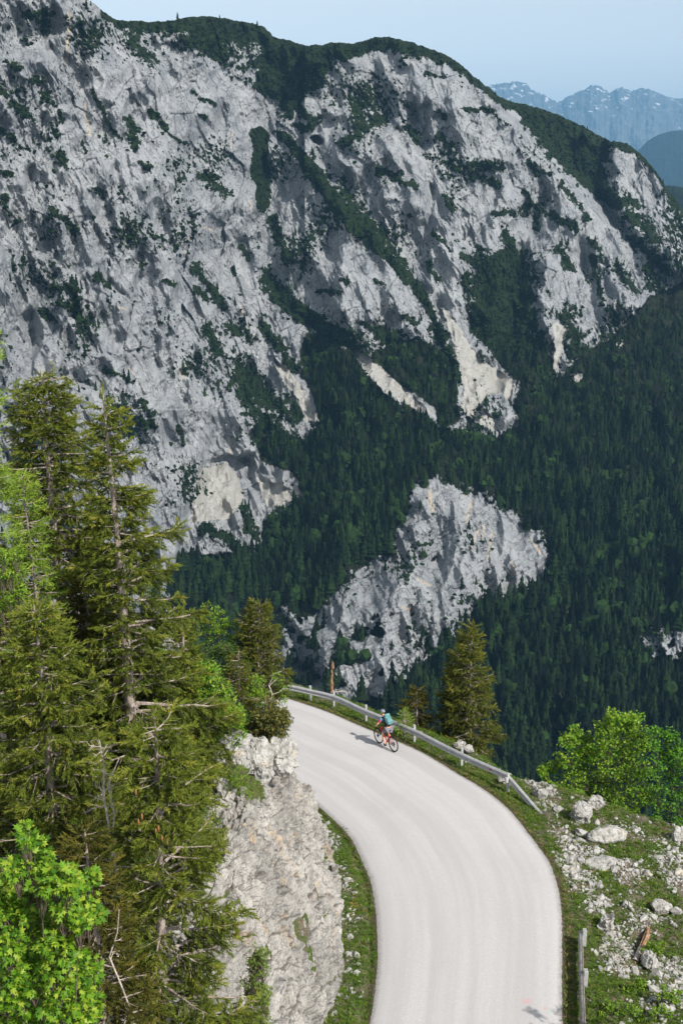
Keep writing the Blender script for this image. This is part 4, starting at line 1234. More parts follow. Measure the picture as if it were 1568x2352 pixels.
def broadleaf(root, clumps, seed, leaf, size, mat, per=60, trunk_from=(0, 0, 0), twig_r=.02, flat=.7, jitter=.2):
    """clumps: (x, y, z, radius) relative to the root; limbs run from the base to every clump"""
    r = np.random.default_rng(seed)
    A = Acc(); B0 = np.array(trunk_from, float)
    P, D, S, T = [], [], [], []
    tips = np.array([c_[:3] for c_ in clumps])
    cen = tips.mean(0)
    for ci_, (x, y, z, R_) in enumerate(clumps):
        tip = np.array([x, y, z])
        mid = B0 * .5 + (tip * .45 + cen * .05) ; mid = B0 + (tip - B0) * .5 + np.array([0, 0, -.1 * np.linalg.norm(tip - B0)]) + r.normal(0, .05, 3)
        q = np.linspace(0, 1, 7)[:, None]
        L_ = (1 - q) ** 2 * B0 + 2 * q * (1 - q) * mid + q * q * tip
        if ci_ % 5 == 0: v, f = tube(L_, twig_r * (1.1 - .8 * q[:, 0]), 5); mesh_np('limb', v, f, M_TWIG, parent=root)
        nsub = max(4, int(per / 6))
        for s_ in range(nsub):
            d = r.normal(size=3); d /= np.linalg.norm(d); d[2] = d[2] * .8 + .15
            e = tip + d * R_ * r.uniform(.45, 1.0)
            st_ = tip - (tip - B0) * .06
            v, f = tube([st_, (st_ + e) / 2 + r.normal(0, .03, 3), e], [.3 * twig_r + .002, .2 * twig_r + .002, .002], 3); A.add(v, f)
            for j in range(9):
                P.append(e + r.normal(0, jitter * R_, 3) * np.array([1, 1, .7]))
                o = d * np.array([1, 1, .35]) * .9 + r.normal(0, .55, 3); o[2] -= .15
                D.append(o); S.append(size * r.uniform(.7, 1.3))
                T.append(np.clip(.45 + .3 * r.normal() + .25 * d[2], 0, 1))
    A.build('branches', M_TWIG, root)
    P, D, S, T = map(np.array, (P, D, S, T))
    lv, lf = leaf
    M = frame_from(D, r.normal(0, .5, len(P)))
    M = M * S[:, None, None]
    v, f = merge_copies(lv, lf, M, P)
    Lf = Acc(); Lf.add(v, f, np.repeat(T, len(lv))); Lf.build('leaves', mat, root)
    return len(P)

def pic_clumps(pics, y0, root_loc, yr, seed):
    r = np.random.default_rng(seed); out = []
    for px, py, rad in pics:
        for k in range(2):
            y = y0 + r.uniform(-yr, yr); p = at_y(px + r.normal(0, 8), py + r.normal(0, 8), y)
            sc = (y0 / math.cos(.5)) / FPX * rad
            out.append((*(p - np.array(root_loc)), sc))
    return out

ML = maple_leaf()
def maple(name, pics, y, yr, base, seed, label, leafsize, per, cat='tree', mat=None, leaf=ML, group=None, twig=.02, jitter=.2):
    root = empty(name, base, 0, label, cat, group)
    n = broadleaf(root, pic_clumps(pics, y, base, yr, seed), seed, leaf, leafsize, mat or M_LEAF, per, twig_r=twig, jitter=jitter)
    print(name, n)
    return root
bz = 4.2
b = at_y(60, 2352, 15.2); 
maple('maple_tree', [(65,1925,20),(72,1960,26),(25,1995,26),(95,1995,22),(125,2010,24),(10,2050,30),(55,2060,34),(105,2050,26),(150,2030,24),(200,2030,22),(30,2110,36),(80,2120,30),(130,2085,26),(175,2080,26),(205,2090,20),(190,2120,20),
 (20,2170,34),(65,2180,30),(120,2160,26),(30,2230,34),(10,2290,34),(80,2250,30),(120,2210,30),(165,2200,28),(190,2240,28),(140,2270,30),(185,2290,26),(210,2310,22),(60,2310,30),(110,2330,30),(20,2345,34),(160,2345,30),(205,2350,24),(60,2390,34),(150,2400,34)],
 15.2, .6, (b[0], 15.2, bz), 51, "bright green maple sapling with large leaves at the bottom left corner", .145, 58, twig=.028, jitter=.22)
b = on_road(1400, 1900)
yb = 44.0; base = (at_y(1400, 1885, yb)[0], yb, at_y(1400, 1885, yb)[2] - .6)
maple('maple_tree', [(1300,1700,16),(1322,1688,14),(1412,1645,12),(1402,1655,14),(1450,1655,12),(1362,1722,18),(1475,1705,16),(1322,1700,18),(1345,1725,24),(1275,1760,16),(1300,1745,26),(1262,1800,14),(1245,1775,10),(1285,1812,18),(1330,1765,30),(1370,1745,30),(1320,1800,30),(1400,1668,22),(1430,1700,30),(1400,1720,30),(1415,1660,14),
 (1445,1665,18),(1460,1690,18),(1385,1700,24),(1420,1740,34),(1455,1740,28),(1375,1790,34),(1410,1790,36),(1450,1790,34),(1350,1830,28),(1395,1840,32),(1440,1840,34),(1330,1850,18),(1475,1830,28),(1480,1770,26),(1410,1870,22),(1455,1885,20)],
 yb, .9, base, 52, "wide bright green maple bush with many upright tips beyond the rubble slope", .15, 110, group='maples below the rubble slope')
base2 = (at_y(1530, 1905, 43)[0], 43, at_y(1530, 1905, 43)[2] - .8)
maple('maple_tree', [(1505,1705,16),(1520,1725,22),(1545,1730,20),(1500,1750,24),(1530,1765,28),(1498,1690,12),(1540,1695,14),(1568,1705,14),(1560,1760,26),(1590,1750,26),(1510,1800,28),(1550,1810,32),(1590,1800,32),(1515,1850,28),(1560,1860,32),(1500,1880,20),(1600,1850,34),(1545,1895,24),(1630,1780,30),(1640,1840,34)],
 43, .9, base2, 53, "darker green maple bush against the right edge, overlapping the wide one", .14, 80, group='maples below the rubble slope', mat=leaf_mat("maple_leaves_deep", (.04, .13, .008), (.08, .22, .012), (.15, .32, .02)))
OL = oval_leaf()
GB = 'bushes among the trees above the cutting'
def bush(px, py, y, w, h, seed, label, mat=None, ls=.09, per=70, name='bush', n=12, leaf=None):
    r = np.random.default_rng(seed)
    pics = [(px + r.uniform(-w, w) * math.sqrt(1 - q * .8), py + h - 2 * h * q, r.uniform(.25, .4) * min(w, h) + 6) for q in np.linspace(0, 1, n)]
    p = at_y(px, py, y); b_ = (p[0], y, min(gz(p[0], y), p[2] - .3))
    return maple(name, pics, y, .35, b_, seed, label, ls, per, 'bush', mat or M_LEAF2, leaf or OL, GB, .012)
bush(482, 1605, 31.0, 50, 62, 61, "bright lime green bush right of the slender spruce", M_LEAF, ls=.11, n=18, per=80)
bush(466, 1665, 31.5, 36, 32, 62, "low lime bush just above the pale boulders of the cutting", n=8)
bush(372, 1530, 33, 30, 40, 63, "green bush glimpsed through the slender spruce's lower branches", n=8)
bush(465, 1430, 40, 14, 42, 64, "thin leafy sapling left of the taller pair on the skyline of the shelf", n=8, per=36, name='sapling')
bush(504, 1440, 39.5, 16, 36, 65, "leafy sapling between its thinner twin and the open-branched small tree", n=9, per=45, name='sapling')
bush(535, 1460, 39.2, 14, 36, 66, "bright young shoot beside the open-branched small tree", n=6, per=40, name='sapling')
bush(645, 1580, 38.0, 12, 22, 67, "few bright leaves on a shoot at the start of the guardrail", n=5, per=30, name='sapling')
bush(440, 1505, 38.0, 40, 30, 68, "dark green undergrowth bush on the skyline of the shelf", M_DARKLEAF, n=12)
bush(510, 1520, 37.5, 44, 36, 69, "dark bush filling the gap behind the brownish young spruce", M_DARKLEAF, n=14)
bush(410, 1590, 34.0, 36, 44, 70, "dark bush at the foot of the slender spruce", M_DARKLEAF, n=12)
bush(618, 1665, 34.6, 40, 36, 71, "olive brown heath bush hanging over the lip of the cutting", leaf_mat("heath_leaves", (.03, .04, .008), (.09, .10, .018), (.17, .15, .03), .2), ls=.10, n=24, per=90)
bush(560, 1670, 34.8, 40, 26, 72, "dark green heath bush behind the rounded white boulder", M_DARKLEAF, ls=.08, n=14, per=60)
bush(590, 2290, 21.0, 26, 110, 73, "narrow fuzzy grey green bush beside the foot of the cutting", leaf_mat("willow_leaves", (.07, .12, .02), (.15, .22, .04), (.24, .30, .07)), ls=.06, n=22, per=90)
bush(545, 1800, 30.6, 26, 24, 74, "grassy green bush in a pocket of the rock cutting", M_LEAF2, ls=.05, n=10, per=60)
bush(20, 1330, 26.0, 30, 60, 75, "yellow green bush at the left edge below the larch sapling", M_LEAF2, ls=.08, n=12)
bush(330, 1330, 33.0, 30, 30, 76, "shaded bush high behind the slender spruce", M_DARKLEAF, n=8)

# a young tree standing just outside the picture: its top shades the road's lower right corner
sb = (10.7, 21.3, gz(10.7, 21.3))
st_root = empty('maple_tree', sb, 0, "young maple by the near bend whose top shades the road's lower right corner", 'tree', 'maples below the rubble slope')
broadleaf(st_root, [(-.3, .4, 5.6, .35), (.2, .1, 6.2, .3), (-.6, 0, 5.0, .4),(.4, -.5, 5.6, .35),(.9, .2, 5.0, .4),(.3,.9,5.4,.3), (.5, .4, 5.2, .35), (0, -.3, 4.5, .4), (-.2, .6, 6.6, .22),(-.7,.5,5.6,.3),(.7,-.2,5.7,.35),(1.1,.5,5.4,.4),(1.3,-.2,4.9,.4),(.1,1.0,5.9,.25),(.8,.9,5.2,.35)], 92, ML, .11, M_LEAF, 36)

bush(520, 1650, 31.5, 44, 34, 77, "bright green bush on the shelf just behind the rounded white boulder", M_LEAF, ls=.1, n=14, per=80)
bush(575, 1600, 36.5, 40, 34, 78, "green bush filling the foot of the open-branched small tree", M_LEAF2, ls=.09, n=14, per=70)

GP = 'low leafy plants on the grassy slope'
for k, (px, py, w, h, lab) in enumerate([(1425,2325,34,20,"low leafy plant nearest the roadside rail's lower end"),(1490,2338,44,18,"wide low leafy plant at the bottom edge of the grassy slope"),(1545,2300,30,22,"leafy plant in the bottom right corner above the wide one"),(1500,2190,14,14,"small bright plant beside the splintered log"),(1462,2275,18,12,"little leafy plant between the stones and the wide low plant")]):
    w_ = on_road(px, py, -.1); yy = float(w_[1]); r_ = np.random.default_rng(400 + k)
    pics = [(px + r_.uniform(-w, w), py - r_.uniform(.1, .8) * h, r_.uniform(6, 11)) for _ in range(8)]
    maple('leafy_plant', pics, yy, .22, (w_[0], yy, gz(w_[0], yy)), 400 + k, lab, .075, 40, 'plant', M_LEAF2, OL, GP, .006)
# ================================================================ GUARDRAILS
M_GALV = NT("galvanised_steel")
t = M_GALV; pos = t.pos()
c = t.mix(t.ramp(t.noise(3, 5, .7, pos), .3, .7), (.36, .36, .37), (.50, .50, .50))
c = t.mix(t.math('MULTIPLY', t.ramp(t.noise(22, 4, .7, pos), .55, .75), .5), c, (.30, .27, .25))
M_GALV = t.bsdf(c, .45, .35, spec=.5)
M_POST = simple("post_steel", (.44, .45, .45), .55, .25, .15, 9)
M_RAIL2 = simple("weathered_steel", (.26, .25, .24), .6, .3, .3, 5)
M_RUSTY = simple("weathered_rail_back", (.24, .19, .17), .8, .1, .3, 6)
W_PROF = np.array([(0, .0), (.045, .012), (.083, .052), (.083, .085), (.03, .125), (.012, .155), (.03, .185), (.083, .225), (.083, .258), (.045, .298), (0, .31)]) * 1.02  # (out, up)

def rail_mesh(path, zoff, prof=W_PROF, thick=.006):
    """path: (n,3) points of the lower edge; profile bulges to the road side (left of travel)"""
    P = np.asarray(path, float); T = np.gradient(P, axis=0); T[:, 2] = 0; T /= np.linalg.norm(T, axis=1)[:, None]
    out = np.stack([-T[:, 1], T[:, 0], T[:, 2] * 0], -1)
    v = []
    ring = np.concatenate([prof, prof[::-1] - np.array([thick, 0])])
    for k in range(len(P)):
        v.append(P[k] + out[k] * ring[:, :1] + np.array([0, 0, 1]) * (ring[:, 1:] + zoff))
    v = np.array(v); n, m = v.shape[:2]
    i = np.arange(n * m).reshape(n, m)
    f = np.stack([i[:-1], np.roll(i, -1, 1)[:-1], np.roll(i, -1, 1)[1:], i[1:]], -1).reshape(-1, 4)
    caps = []
    for e in (0, n - 1):
        for k in range(len(prof) - 1):
            caps.append((i[e, k], i[e, k + 1], i[e, m - 2 - k], i[e, m - 1 - k]))
    return v.reshape(-1, 3), np.concatenate([f, np.array(caps)])

def c_post(h, w=.11, d=.08, t_=.012):
    pts = np.array([(-w/2, -d/2), (w/2, -d/2), (w/2, -d/2 + t_), (-w/2 + t_, -d/2 + t_), (-w/2 + t_, d/2 - t_), (w/2, d/2 - t_), (w/2, d/2), (-w/2, d/2)])
    n = len(pts)
    v = np.concatenate([np.c_[pts, np.full(n, -.5)], np.c_[pts, np.full(n, h)]])
    f = [(k, (k + 1) % n, n + (k + 1) % n, n + k) for k in range(n)]
    caps = [(n + 0, n + 1, n + 2, n + 3), (n + 0, n + 3, n + 4, n + 7), (n + 4, n + 5, n + 6, n + 7)]
    return v, np.array(f + caps)

POST_PIC = [(712,1609),(765,1622),(839,1655),(950,1702),(1058,1757),(1164,1817)]
pw = [on_road(*p) for p in POST_PIC]
left_end = on_road(560, 1560, dz=0)
top_pic = [(712,1576),(765,1592),(845,1627),(950,1667),(1060,1717),(1164.5,1775)]
dirl = pw[0] - pw[1]; 
pw_all = [pw[0] + dirl / np.linalg.norm(dirl) * k + np.array([-.02 * k * k, -.0 * k, 0]) for k in (12, 8, 4)] + pw
for p in pw_all: p[2] = roadz(p[0], p[1]) - .03
end_p = on_road(1250, 1868)
corner = np.array([on_road(1164.5, 1775, dz=.74)[0], on_road(1164.5, 1775, dz=.74)[1], roadz(*on_road(1164.5, 1775, dz=.74)[:2])])
ctrl = [p + np.array([-.09, -.09, 0]) for p in pw_all[:-1]] + [corner]
pathA = smooth_line([c_ for c_ in ctrl], 90)
endA = np.array([end_p[0], end_p[1], roadz(end_p[0], end_p[1])])
ramp_ = np.array([corner * (1 - q) + endA * q - np.array([0, 0, .85 * q]) for q in np.linspace(0, 1, 14)])[1:]
path_all = np.concatenate([pathA, ramp_])
Rg = np.array(path_all[:, :3])
rootg = empty('guardrail', pw_all[4], 0, "long galvanised guardrail round the outer bend, its near end sloping into the ground", 'guardrail')
loc = np.array(rootg.location)
# the road lies on the left of travel when going towards the near end? travel from far-left to near-right: road is on the right, so reverse
v, f = rail_mesh(path_all[::-1] - loc, .42)
mesh_np('rail', v, f, M_GALV, parent=rootg)
fl = []
for k, p in enumerate(pw_all):
    v, f = c_post(.86)
    T = pw_all[min(k + 1, len(pw_all) - 1)] - pw_all[max(k - 1, 0)]
    o = mesh_np('post', v, f, M_POST, parent=rootg); o.location = p - loc + np.array([.02, .02, 0]); o.rotation_euler = (0, random.uniform(-.03, .03), math.atan2(T[1], T[0]) + math.pi / 2)
    # spacer between rail and post
    bm = bmesh.new(); bmesh.ops.create_cube(bm, size=1); bmesh.ops.scale(bm, vec=(.12, .09, .22), verts=bm.verts); bmesh.ops.bevel(bm, geom=bm.edges, offset=.01, segments=1)
    me = bpy.data.meshes.new('spacer'); bm.to_mesh(me); bm.free(); me.materials.append(M_POST)
    sp = bpy.data.objects.new('spacer', me); col.objects.link(sp); sp.parent = rootg; sp.location = p - loc + np.array([-.05, -.05, .58]); sp.rotation_euler = o.rotation_euler
# red reflector by the last post
def small_box(name, size, locn, mat, parent, rz=0, bev=.2):
    bm = bmesh.new(); bmesh.ops.create_cube(bm, size=1); bmesh.ops.scale(bm, vec=size, verts=bm.verts); bmesh.ops.bevel(bm, geom=bm.edges, offset=min(size) * bev, segments=2, affect='EDGES')
    me = bpy.data.meshes.new(name); bm.to_mesh(me); bm.free(); me.materials.append(mat)
    o = bpy.data.objects.new(name, me); col.objects.link(o); o.parent = parent; o.location = locn; o.rotation_euler = (0, 0, rz); return o
M_RED = simple("reflector_red", (.5, .03, .03), .3)
T_ = path_all[88] - path_all[84]; q_ = path_all[86] - loc
nrm = np.array([T_[1], -T_[0], 0]); nrm /= np.linalg.norm(nrm)
small_box('reflector', (.09, .02, .07), q_ + nrm * .05 + np.array([0, 0, .585]), M_RED, rootg, math.atan2(T_[1], T_[0]))

# nearer rail at the lower right
a0 = on_road(1334, 2131, dz=.50); a1 = on_road(1337, 2240, dz=.50); a2 = on_road(1341, 2352, dz=.50)
pth = [a0, a1, a2]; dn = a2 - a1; dn /= np.linalg.norm(dn); pth += [a2 + dn * 3, a2 + dn * 7]
pth = np.array(pth); pth[:, 2] = roadz(pth[:, 0], pth[:, 1])
pth = smooth_line(pth, 40)
rootn = empty('guardrail', tuple(pth[0]), 0, "weathered guardrail seen from above at the lower right edge of the road", 'guardrail')
v, f = rail_mesh((pth - pth[0])[::-1], .10)
mesh_np('rail', v, f, M_RAIL2, parent=rootn)
for k, yy in enumerate((.18, 2.25, 6.25, 10.2)):
    cum = np.r_[0, np.cumsum(np.linalg.norm(np.diff(pth, axis=0), axis=1))]
    p = np.array([np.interp(yy, cum, pth[:, c_]) for c_ in range(3)]) - pth[0]
    v, f = c_post(.56, .12, .12); o = mesh_np('post', v, f, M_POST, parent=rootn); o.location = p + np.array([.11, 0, 0]); o.rotation_euler = (0, 0, math.pi * .5 * 0)
    small_box('spacer', (.05, .09, .14), p + np.array([.045, 0, .36]), M_POST, rootn)
v, f = tube(pth - pth[0] + np.array([.035, 0, .36]), np.full(len(pth), .02), 6); mesh_np('back_beam', v, f, M_RUSTY, parent=rootn)

# ================================================================ BICYCLE AND RIDER
rc = on_road(901, 1726.5); fc = on_road(872, 1709)
mid = (rc + fc) / 2
hd = np.array([-.55, .835]); hd /= np.linalg.norm(hd)
ang = math.atan2(hd[1], hd[0])
zr = float(roadz(mid[0], mid[1])) + .03
slope = math.asin((float(roadz(mid[0] + hd[0], mid[1] + hd[1])) - float(roadz(mid[0] - hd[0], mid[1] - hd[1]))) / 2)
M_TYRE = simple("tyre_rubber", (.018, .018, .02), .85, var=.1)
M_BLACK = simple("black_parts", (.022, .022, .025), .45, .0, .1)
M_STEEL = simple("bright_metal", (.35, .35, .36), .35, .8, .1)
M_FRAME = simple("red_paint", (.62, .045, .025), .35, .0, .06, 6, .6)
bike = empty('bicycle', (mid[0], mid[1], zr), ang, "red mountain bike with black wheels being ridden on the pale road", 'bicycle')
bike.rotation_euler = (0, -slope, ang); bike.rotation_mode = 'XYZ'
BIKE_M = Matrix.Translation((mid[0], mid[1], zr)) @ Matrix.Rotation(ang, 4, 'Z') @ Matrix.Rotation(-slope, 4, 'Y')
bike.matrix_basis = BIKE_M
def torus(R_, r_, n=48, m=8, sy=1.0):
    a = np.arange(n) * 2 * math.pi / n; b_ = np.arange(m) * 2 * math.pi / m
    x = (R_ + r_ * np.cos(b_)[None]) * np.cos(a)[:, None]; z = (R_ + r_ * np.cos(b_)[None]) * np.sin(a)[:, None]; y = r_ * sy * np.sin(b_)[None] + 0 * x
    i = np.arange(n * m).reshape(n, m)
    f = np.stack([i, np.roll(i, -1, 0), np.roll(np.roll(i, -1, 0), -1, 1), np.roll(i, -1, 1)], -1).reshape(-1, 4)
    return np.stack([x, y, z], -1).reshape(-1, 3), f
def disc(R_, th, n=24, hole=0.0):
    a = np.arange(n) * 2 * math.pi / n; v = []
    for y in (-th / 2, th / 2):
        for r_ in (hole, R_): v += [(r_ * math.cos(q), y, r_ * math.sin(q)) for q in a]
    i = np.arange(4 * n).reshape(4, n); nx = np.roll(i, -1, 1)
    f = np.concatenate([np.stack([i[p], nx[p], nx[q], i[q]], -1) for p, q in ((0, 1), (1, 3), (3, 2), (2, 0))])
    return np.array(v), f
def make_wheel(x, rear):
    A = Acc(); 
    v, f = tube([(0, -.045, 0), (0, .045, 0)], [.024, .024], 10); A.add(v, f)
    for k in range(28):
        a = 2 * math.pi * k / 28; o = (.035 if k % 2 else -.035)
        v, f = tube([(.022 * math.cos(a + .6 * (1 if k % 4 < 2 else -1)), o, .022 * math.sin(a + .6 * (1 if k % 4 < 2 else -1))), (.325 * math.cos(a), 0, .325 * math.sin(a))], [.0016, .0016], 3); A.add(v, f)
    w = A.build('wheel', M_STEEL, bike); w.location = (x, 0, .368)
    v, f = torus(.342, .027, 56, 8); mesh_np('tyre', v, f, M_TYRE, smooth=True, parent=w)
    v, f = torus(.318, .012, 56, 6, 1.2); mesh_np('rim', v, f, M_BLACK, smooth=True, parent=w)
    v, f = disc(.085, .003, 24, .03); o = mesh_np('brake_disc', v, f, M_STEEL, parent=w); o.location = (0, .05, 0)
    if rear:
        A = Acc()
        for k, rr in enumerate((.085, .07, .056, .042, .03)):
            v, f = disc(rr, .004, 24, .02); A.add(v + np.array([0, -.03 - .006 * (4 - k) * -1 - .03, 0]), f)
        A.build('cassette', M_BLACK, w)
    return w
make_wheel(-.575, True); make_wheel(.585, False)
A = Acc()
def tb(a, b, r1, r2=None, s=10, acc=None): v, f = tube([a, b], [r1, r2 or r1], s); (acc or A).add(v, f)
BB = (-.13, 0, .33); ST = (-.245, 0, .78); HT = (.345, 0, .90); HB = (.395, 0, .755); RH = (-.575, 0, .368)
tb(BB, ST, .019); tb(ST, HT, .021, .024); tb(BB, HB, .026, .030); tb(HB, HT, .026)
for s in (-1, 1):
    tb((BB[0], s * .035, BB[2]), (RH[0], s * .065, RH[2]), .012); tb((ST[0] + .01, s * .02, ST[2] - .06), (RH[0], s * .065, RH[2]), .010)
tb((BB[0], -.04, BB[2]), (BB[0], .04, BB[2]), .028)
A.build('frame', M_FRAME, bike, smooth=True)
A = Acc()
FH = (.585, 0, .368)
tb((.40, 0, .75), (.42, 0, .70), .03)
tb((.425, -.075, .70), (.425, .075, .70), .022)
for s in (-1, 1): tb((.425, s * .068, .72), (.50, s * .068, .53), .016); tb((.50, s * .068, .53), (FH[0], s * .062, FH[2]), .021)
A.build('fork', M_BLACK, bike, smooth=True)
A = Acc(); tb((.345, 0, .90), (.335, 0, .955), .018); tb((.335, 0, .955), (.39, 0, .985), .016)
hb = [(.33, -.37, 1.0), (.36, -.2, 1.0), (.39, -.05, .985), (.39, .05, .985), (.36, .2, 1.0), (.33, .37, 1.0)]
v, f = tube(hb, [.013] * 6, 8); A.add(v, f)
hbo = A.build('handlebar', M_BLACK, bike, smooth=True)
for s in (-1, 1):
    v, f = tube([(.327, s * .385, 1.0), (.343, s * .27, 1.0)], [.017, .017], 8); mesh_np('grip', v, f, M_TYRE, parent=hbo)
    v, f = tube([(.37, s * .22, .995), (.42, s * .26, .98), (.41, s * .33, .975)], [.008, .006, .005], 5); mesh_np('brake_lever', v, f, M_BLACK, parent=hbo)
A = Acc(); tb(ST, (-.285, 0, .93), .014); A.build('seat_post', M_BLACK, bike)
sv_, sf_ = lump(3, 2, 0.0); sv_ = sv_ * np.array([.14, .07, .03]); sv_[:, 1] *= np.where(sv_[:, 0] > 0, .45, 1.0); o = mesh_np('saddle', sv_, sf_, M_BLACK, smooth=True, parent=bike); o.location = (-.285, 0, .955)
A = Acc(); v, f = disc(.085, .006, 28, .05); A.add(v + np.array([BB[0], -.055, BB[2]]), f)
LP = np.array([-.13 + .03, .12, .33 - .17]); RP = np.array([-.13 - .03, -.12, .33 + .17])
tb((BB[0], .07, BB[2]), (LP[0], .085, LP[2]), .012); tb((BB[0], -.07, BB[2]), (RP[0], -.085, RP[2]), .012)
crk = A.build('crankset', M_BLACK, bike)
for p in (LP, RP): small_box('pedal', (.10, .10, .02), tuple(p), M_BLACK, crk)
A = Acc(); tb((BB[0], -.055, BB[2] + .085), (RH[0], -.055, RH[2] + .045), .005, s=5); tb((BB[0], -.055, BB[2] - .085), (RH[0] + .03, -.055, RH[2] - .13), .005, s=5)
A.build('chain', M_BLACK, bike)
A = Acc(); tb((RH[0], -.07, RH[2] - .02), (RH[0] + .02, -.065, RH[2] - .13), .018, .012); v, f = disc(.03, .012, 12, .004); A.add(v + np.array([RH[0] + .02, -.06, RH[2] - .15]), f); A.build('derailleur', M_BLACK, bike)

def skin_mesh(name, nodes, edges, mat, parent, sub=1, root_i=0, smooth=True):
    """one continuous surface grown round a skeleton: nodes (x,y,z,r[,r2])"""
    me = bpy.data.meshes.new(name + "_sk")
    me.from_pydata([n_[:3] for n_ in nodes], edges, [])
    o = bpy.data.objects.new(name + "_sk", me); col.objects.link(o)
    o.modifiers.new('s', 'SKIN')
    if sub: m = o.modifiers.new('d', 'SUBSURF'); m.levels = sub; m.render_levels = sub
    for k, n_ in enumerate(nodes):
        d = me.skin_vertices[0].data[k]; d.radius = (n_[3], n_[4] if len(n_) > 4 else n_[3]); d.use_root = (k == root_i)
    dg = bpy.context.evaluated_depsgraph_get()
    nm = bpy.data.meshes.new_from_object(o.evaluated_get(dg))
    bpy.data.objects.remove(o); 
    nm.materials.clear(); nm.materials.append(mat)
    for p in nm.polygons: p.use_smooth = smooth
    q = bpy.data.objects.new(name, nm); nm.name = name; col.objects.link(q)
    if parent is not None: q.parent = parent
    return q

M_SKIN = simple("skin", (.62, .33, .21), .55, var=.05, scale=6)
M_JERSEY = NT("jersey_cloth"); t = M_JERSEY
co = t.n('ShaderNodeTexCoord').outputs['Object']; sx = t.n('ShaderNodeSeparateXYZ'); t.l(co, sx.inputs[0])
# black body, blue shoulders, magenta sleeves
ay = t.math('ABSOLUTE', sx.outputs[1])
c = t.mix(t.ramp(ay, .155, .165), (.02, .02, .024), (.10, .33, .50))
c = t.mix(t.ramp(ay, .218, .226), c, (.72, .02, .16))
M_JERSEY = t.bsdf(c, .8)
M_SHORTS = simple("grey_shorts", (.17, .16, .19), .85, var=.1, scale=10)
M_SHOE = simple("shoe_dark", (.06, .065, .075), .7)
M_HELMET = simple("helmet_grey", (.20, .22, .27), .35, var=.1)
M_PACK = NT("teal_nylon"); t = M_PACK
M_PACK = t.bsdf(t.mix(t.ramp(t.noise(9, 3, .6, t.pos()), .4, .6), (.06, .17, .18), (.11, .26, .26)), .6)
M_STRAP = simple("strap_black", (.02, .02, .022), .8)
M_HAIR = simple("brown_hair", (.08, .045, .025), .7)
M_LENS = simple("dark_lens", (.05, .05, .06), .15, .0, .05)
M_PINK = simple("glasses_frame", (.75, .25, .3), .4)

person = empty('person', (mid[0], mid[1], zr), 0, "cyclist in grey shorts, blue and magenta jersey and grey helmet riding away on the road", 'person')
person.matrix_basis = BIKE_M
# skeleton: 0 pelvis; everything in the bicycle's own axes (x forward, y left)
hip = (-.25, 0, 1.02)
nodes = [(-.27, 0, 1.03, .125, .15), (-.20, 0, 1.15, .11, .14), (-.07, 0, 1.30, .12, .155), (.06, 0, 1.43, .10, .15), (.12, 0, 1.50, .055), (.155, 0, 1.56, .052), (.19, 0, 1.62, .085, .075), (.20, 0, 1.70, .085, .075)]
edges = [(k, k + 1) for k in range(7)]
def limb(start, pts):
    prev = start
    for p in pts:
        nodes.append(p); edges.append((prev, len(nodes) - 1)); prev = len(nodes) - 1
    return prev
arm_end = {}
for s in (-1, 1):
    arm_end[s] = limb(3, [(.07, s * .16, 1.42, .058), (.12, s * .23, 1.30, .047), (.185, s * .315, 1.16, .037), (.26, s * .335, 1.07, .030), (.315, s * .335, 1.025, .024)])
    if s > 0: limb(0, [(-.24, .095, .98, .10), (-.05, .11, .85, .082), (.10, .115, .70, .058), (.03, .12, .50, .057), (-.08, .12, .30, .036), (-.125, .12, .225, .034)])
    else: limb(0, [(-.24, -.095, .98, .10), (-.02, -.11, .98, .082), (.20, -.115, .94, .058), (.12, -.12, .78, .057), (-.08, -.12, .64, .036), (-.19, -.12, .565, .034)])
# hands: palm and five fingers closed round the grip, thumb underneath
for s in (-1, 1):
    palm = limb(arm_end[s], [(.335, s * .335, 1.018, .020, .026)])
    for k, (dy, ln) in enumerate(((-.033, .9), (-.011, 1.0), (.011, .95), (.032, .78))):
        limb(palm, [(.352, s * (.335 + dy), 1.023, .0095), (.372, s * (.335 + dy), .1 * 0 + 1.006, .0085), (.364, s * (.335 + dy), 1.006 - .026 * ln, .008), (.342, s * (.335 + dy), 1.0 - .026 * ln, .0075)])
    limb(palm, [(.322, s * .295, 1.008, .010), (.318, s * .285, .985, .009), (.332, s * .283, .974, .008)])
body = skin_mesh('body', nodes, edges, M_SKIN, person, 1)
# face
A = Acc()
def ball(c_, r_, mat, name, parent, sc=(1, 1, 1), sub=2):
    v, f = lump(1, sub, 0.0); o = mesh_np(name, v * np.array(sc) * r_, f, mat, smooth=True, parent=parent); o.location = c_; return o
ball((.288, .0, 1.645), .016, M_SKIN, 'nose', person, (1, .8, 1.3))
for s in (-1, 1): ball((.19, s * .082, 1.645), .022, M_SKIN, 'ear', person, (.7, .35, 1.2))
ball((.275, 0, 1.61), .012, simple("lips", (.45, .15, .13), .5), 'mouth', person, (.7, 1.7, .5))
nodes2 = [(-.26, 0, 1.06, .138, .165), (-.20, 0, 1.15, .125, .155), (-.07, 0, 1.30, .135, .172), (.055, 0, 1.43, .112, .165), (.10, 0, 1.475, .075)]
edges2 = [(0, 1), (1, 2), (2, 3), (3, 4)]
for s in (-1, 1):
    n0 = len(nodes2); nodes2 += [(.07, s * .165, 1.42, .070), (.115, s * .23, 1.31, .060), (.15, s * .27, 1.235, .056)]; edges2 += [(3, n0), (n0, n0 + 1), (n0 + 1, n0 + 2)]
skin_mesh('jersey', nodes2, edges2, M_JERSEY, person, 1)
nodes3 = [(-.275, 0, 1.04, .142, .175)]; edges3 = []
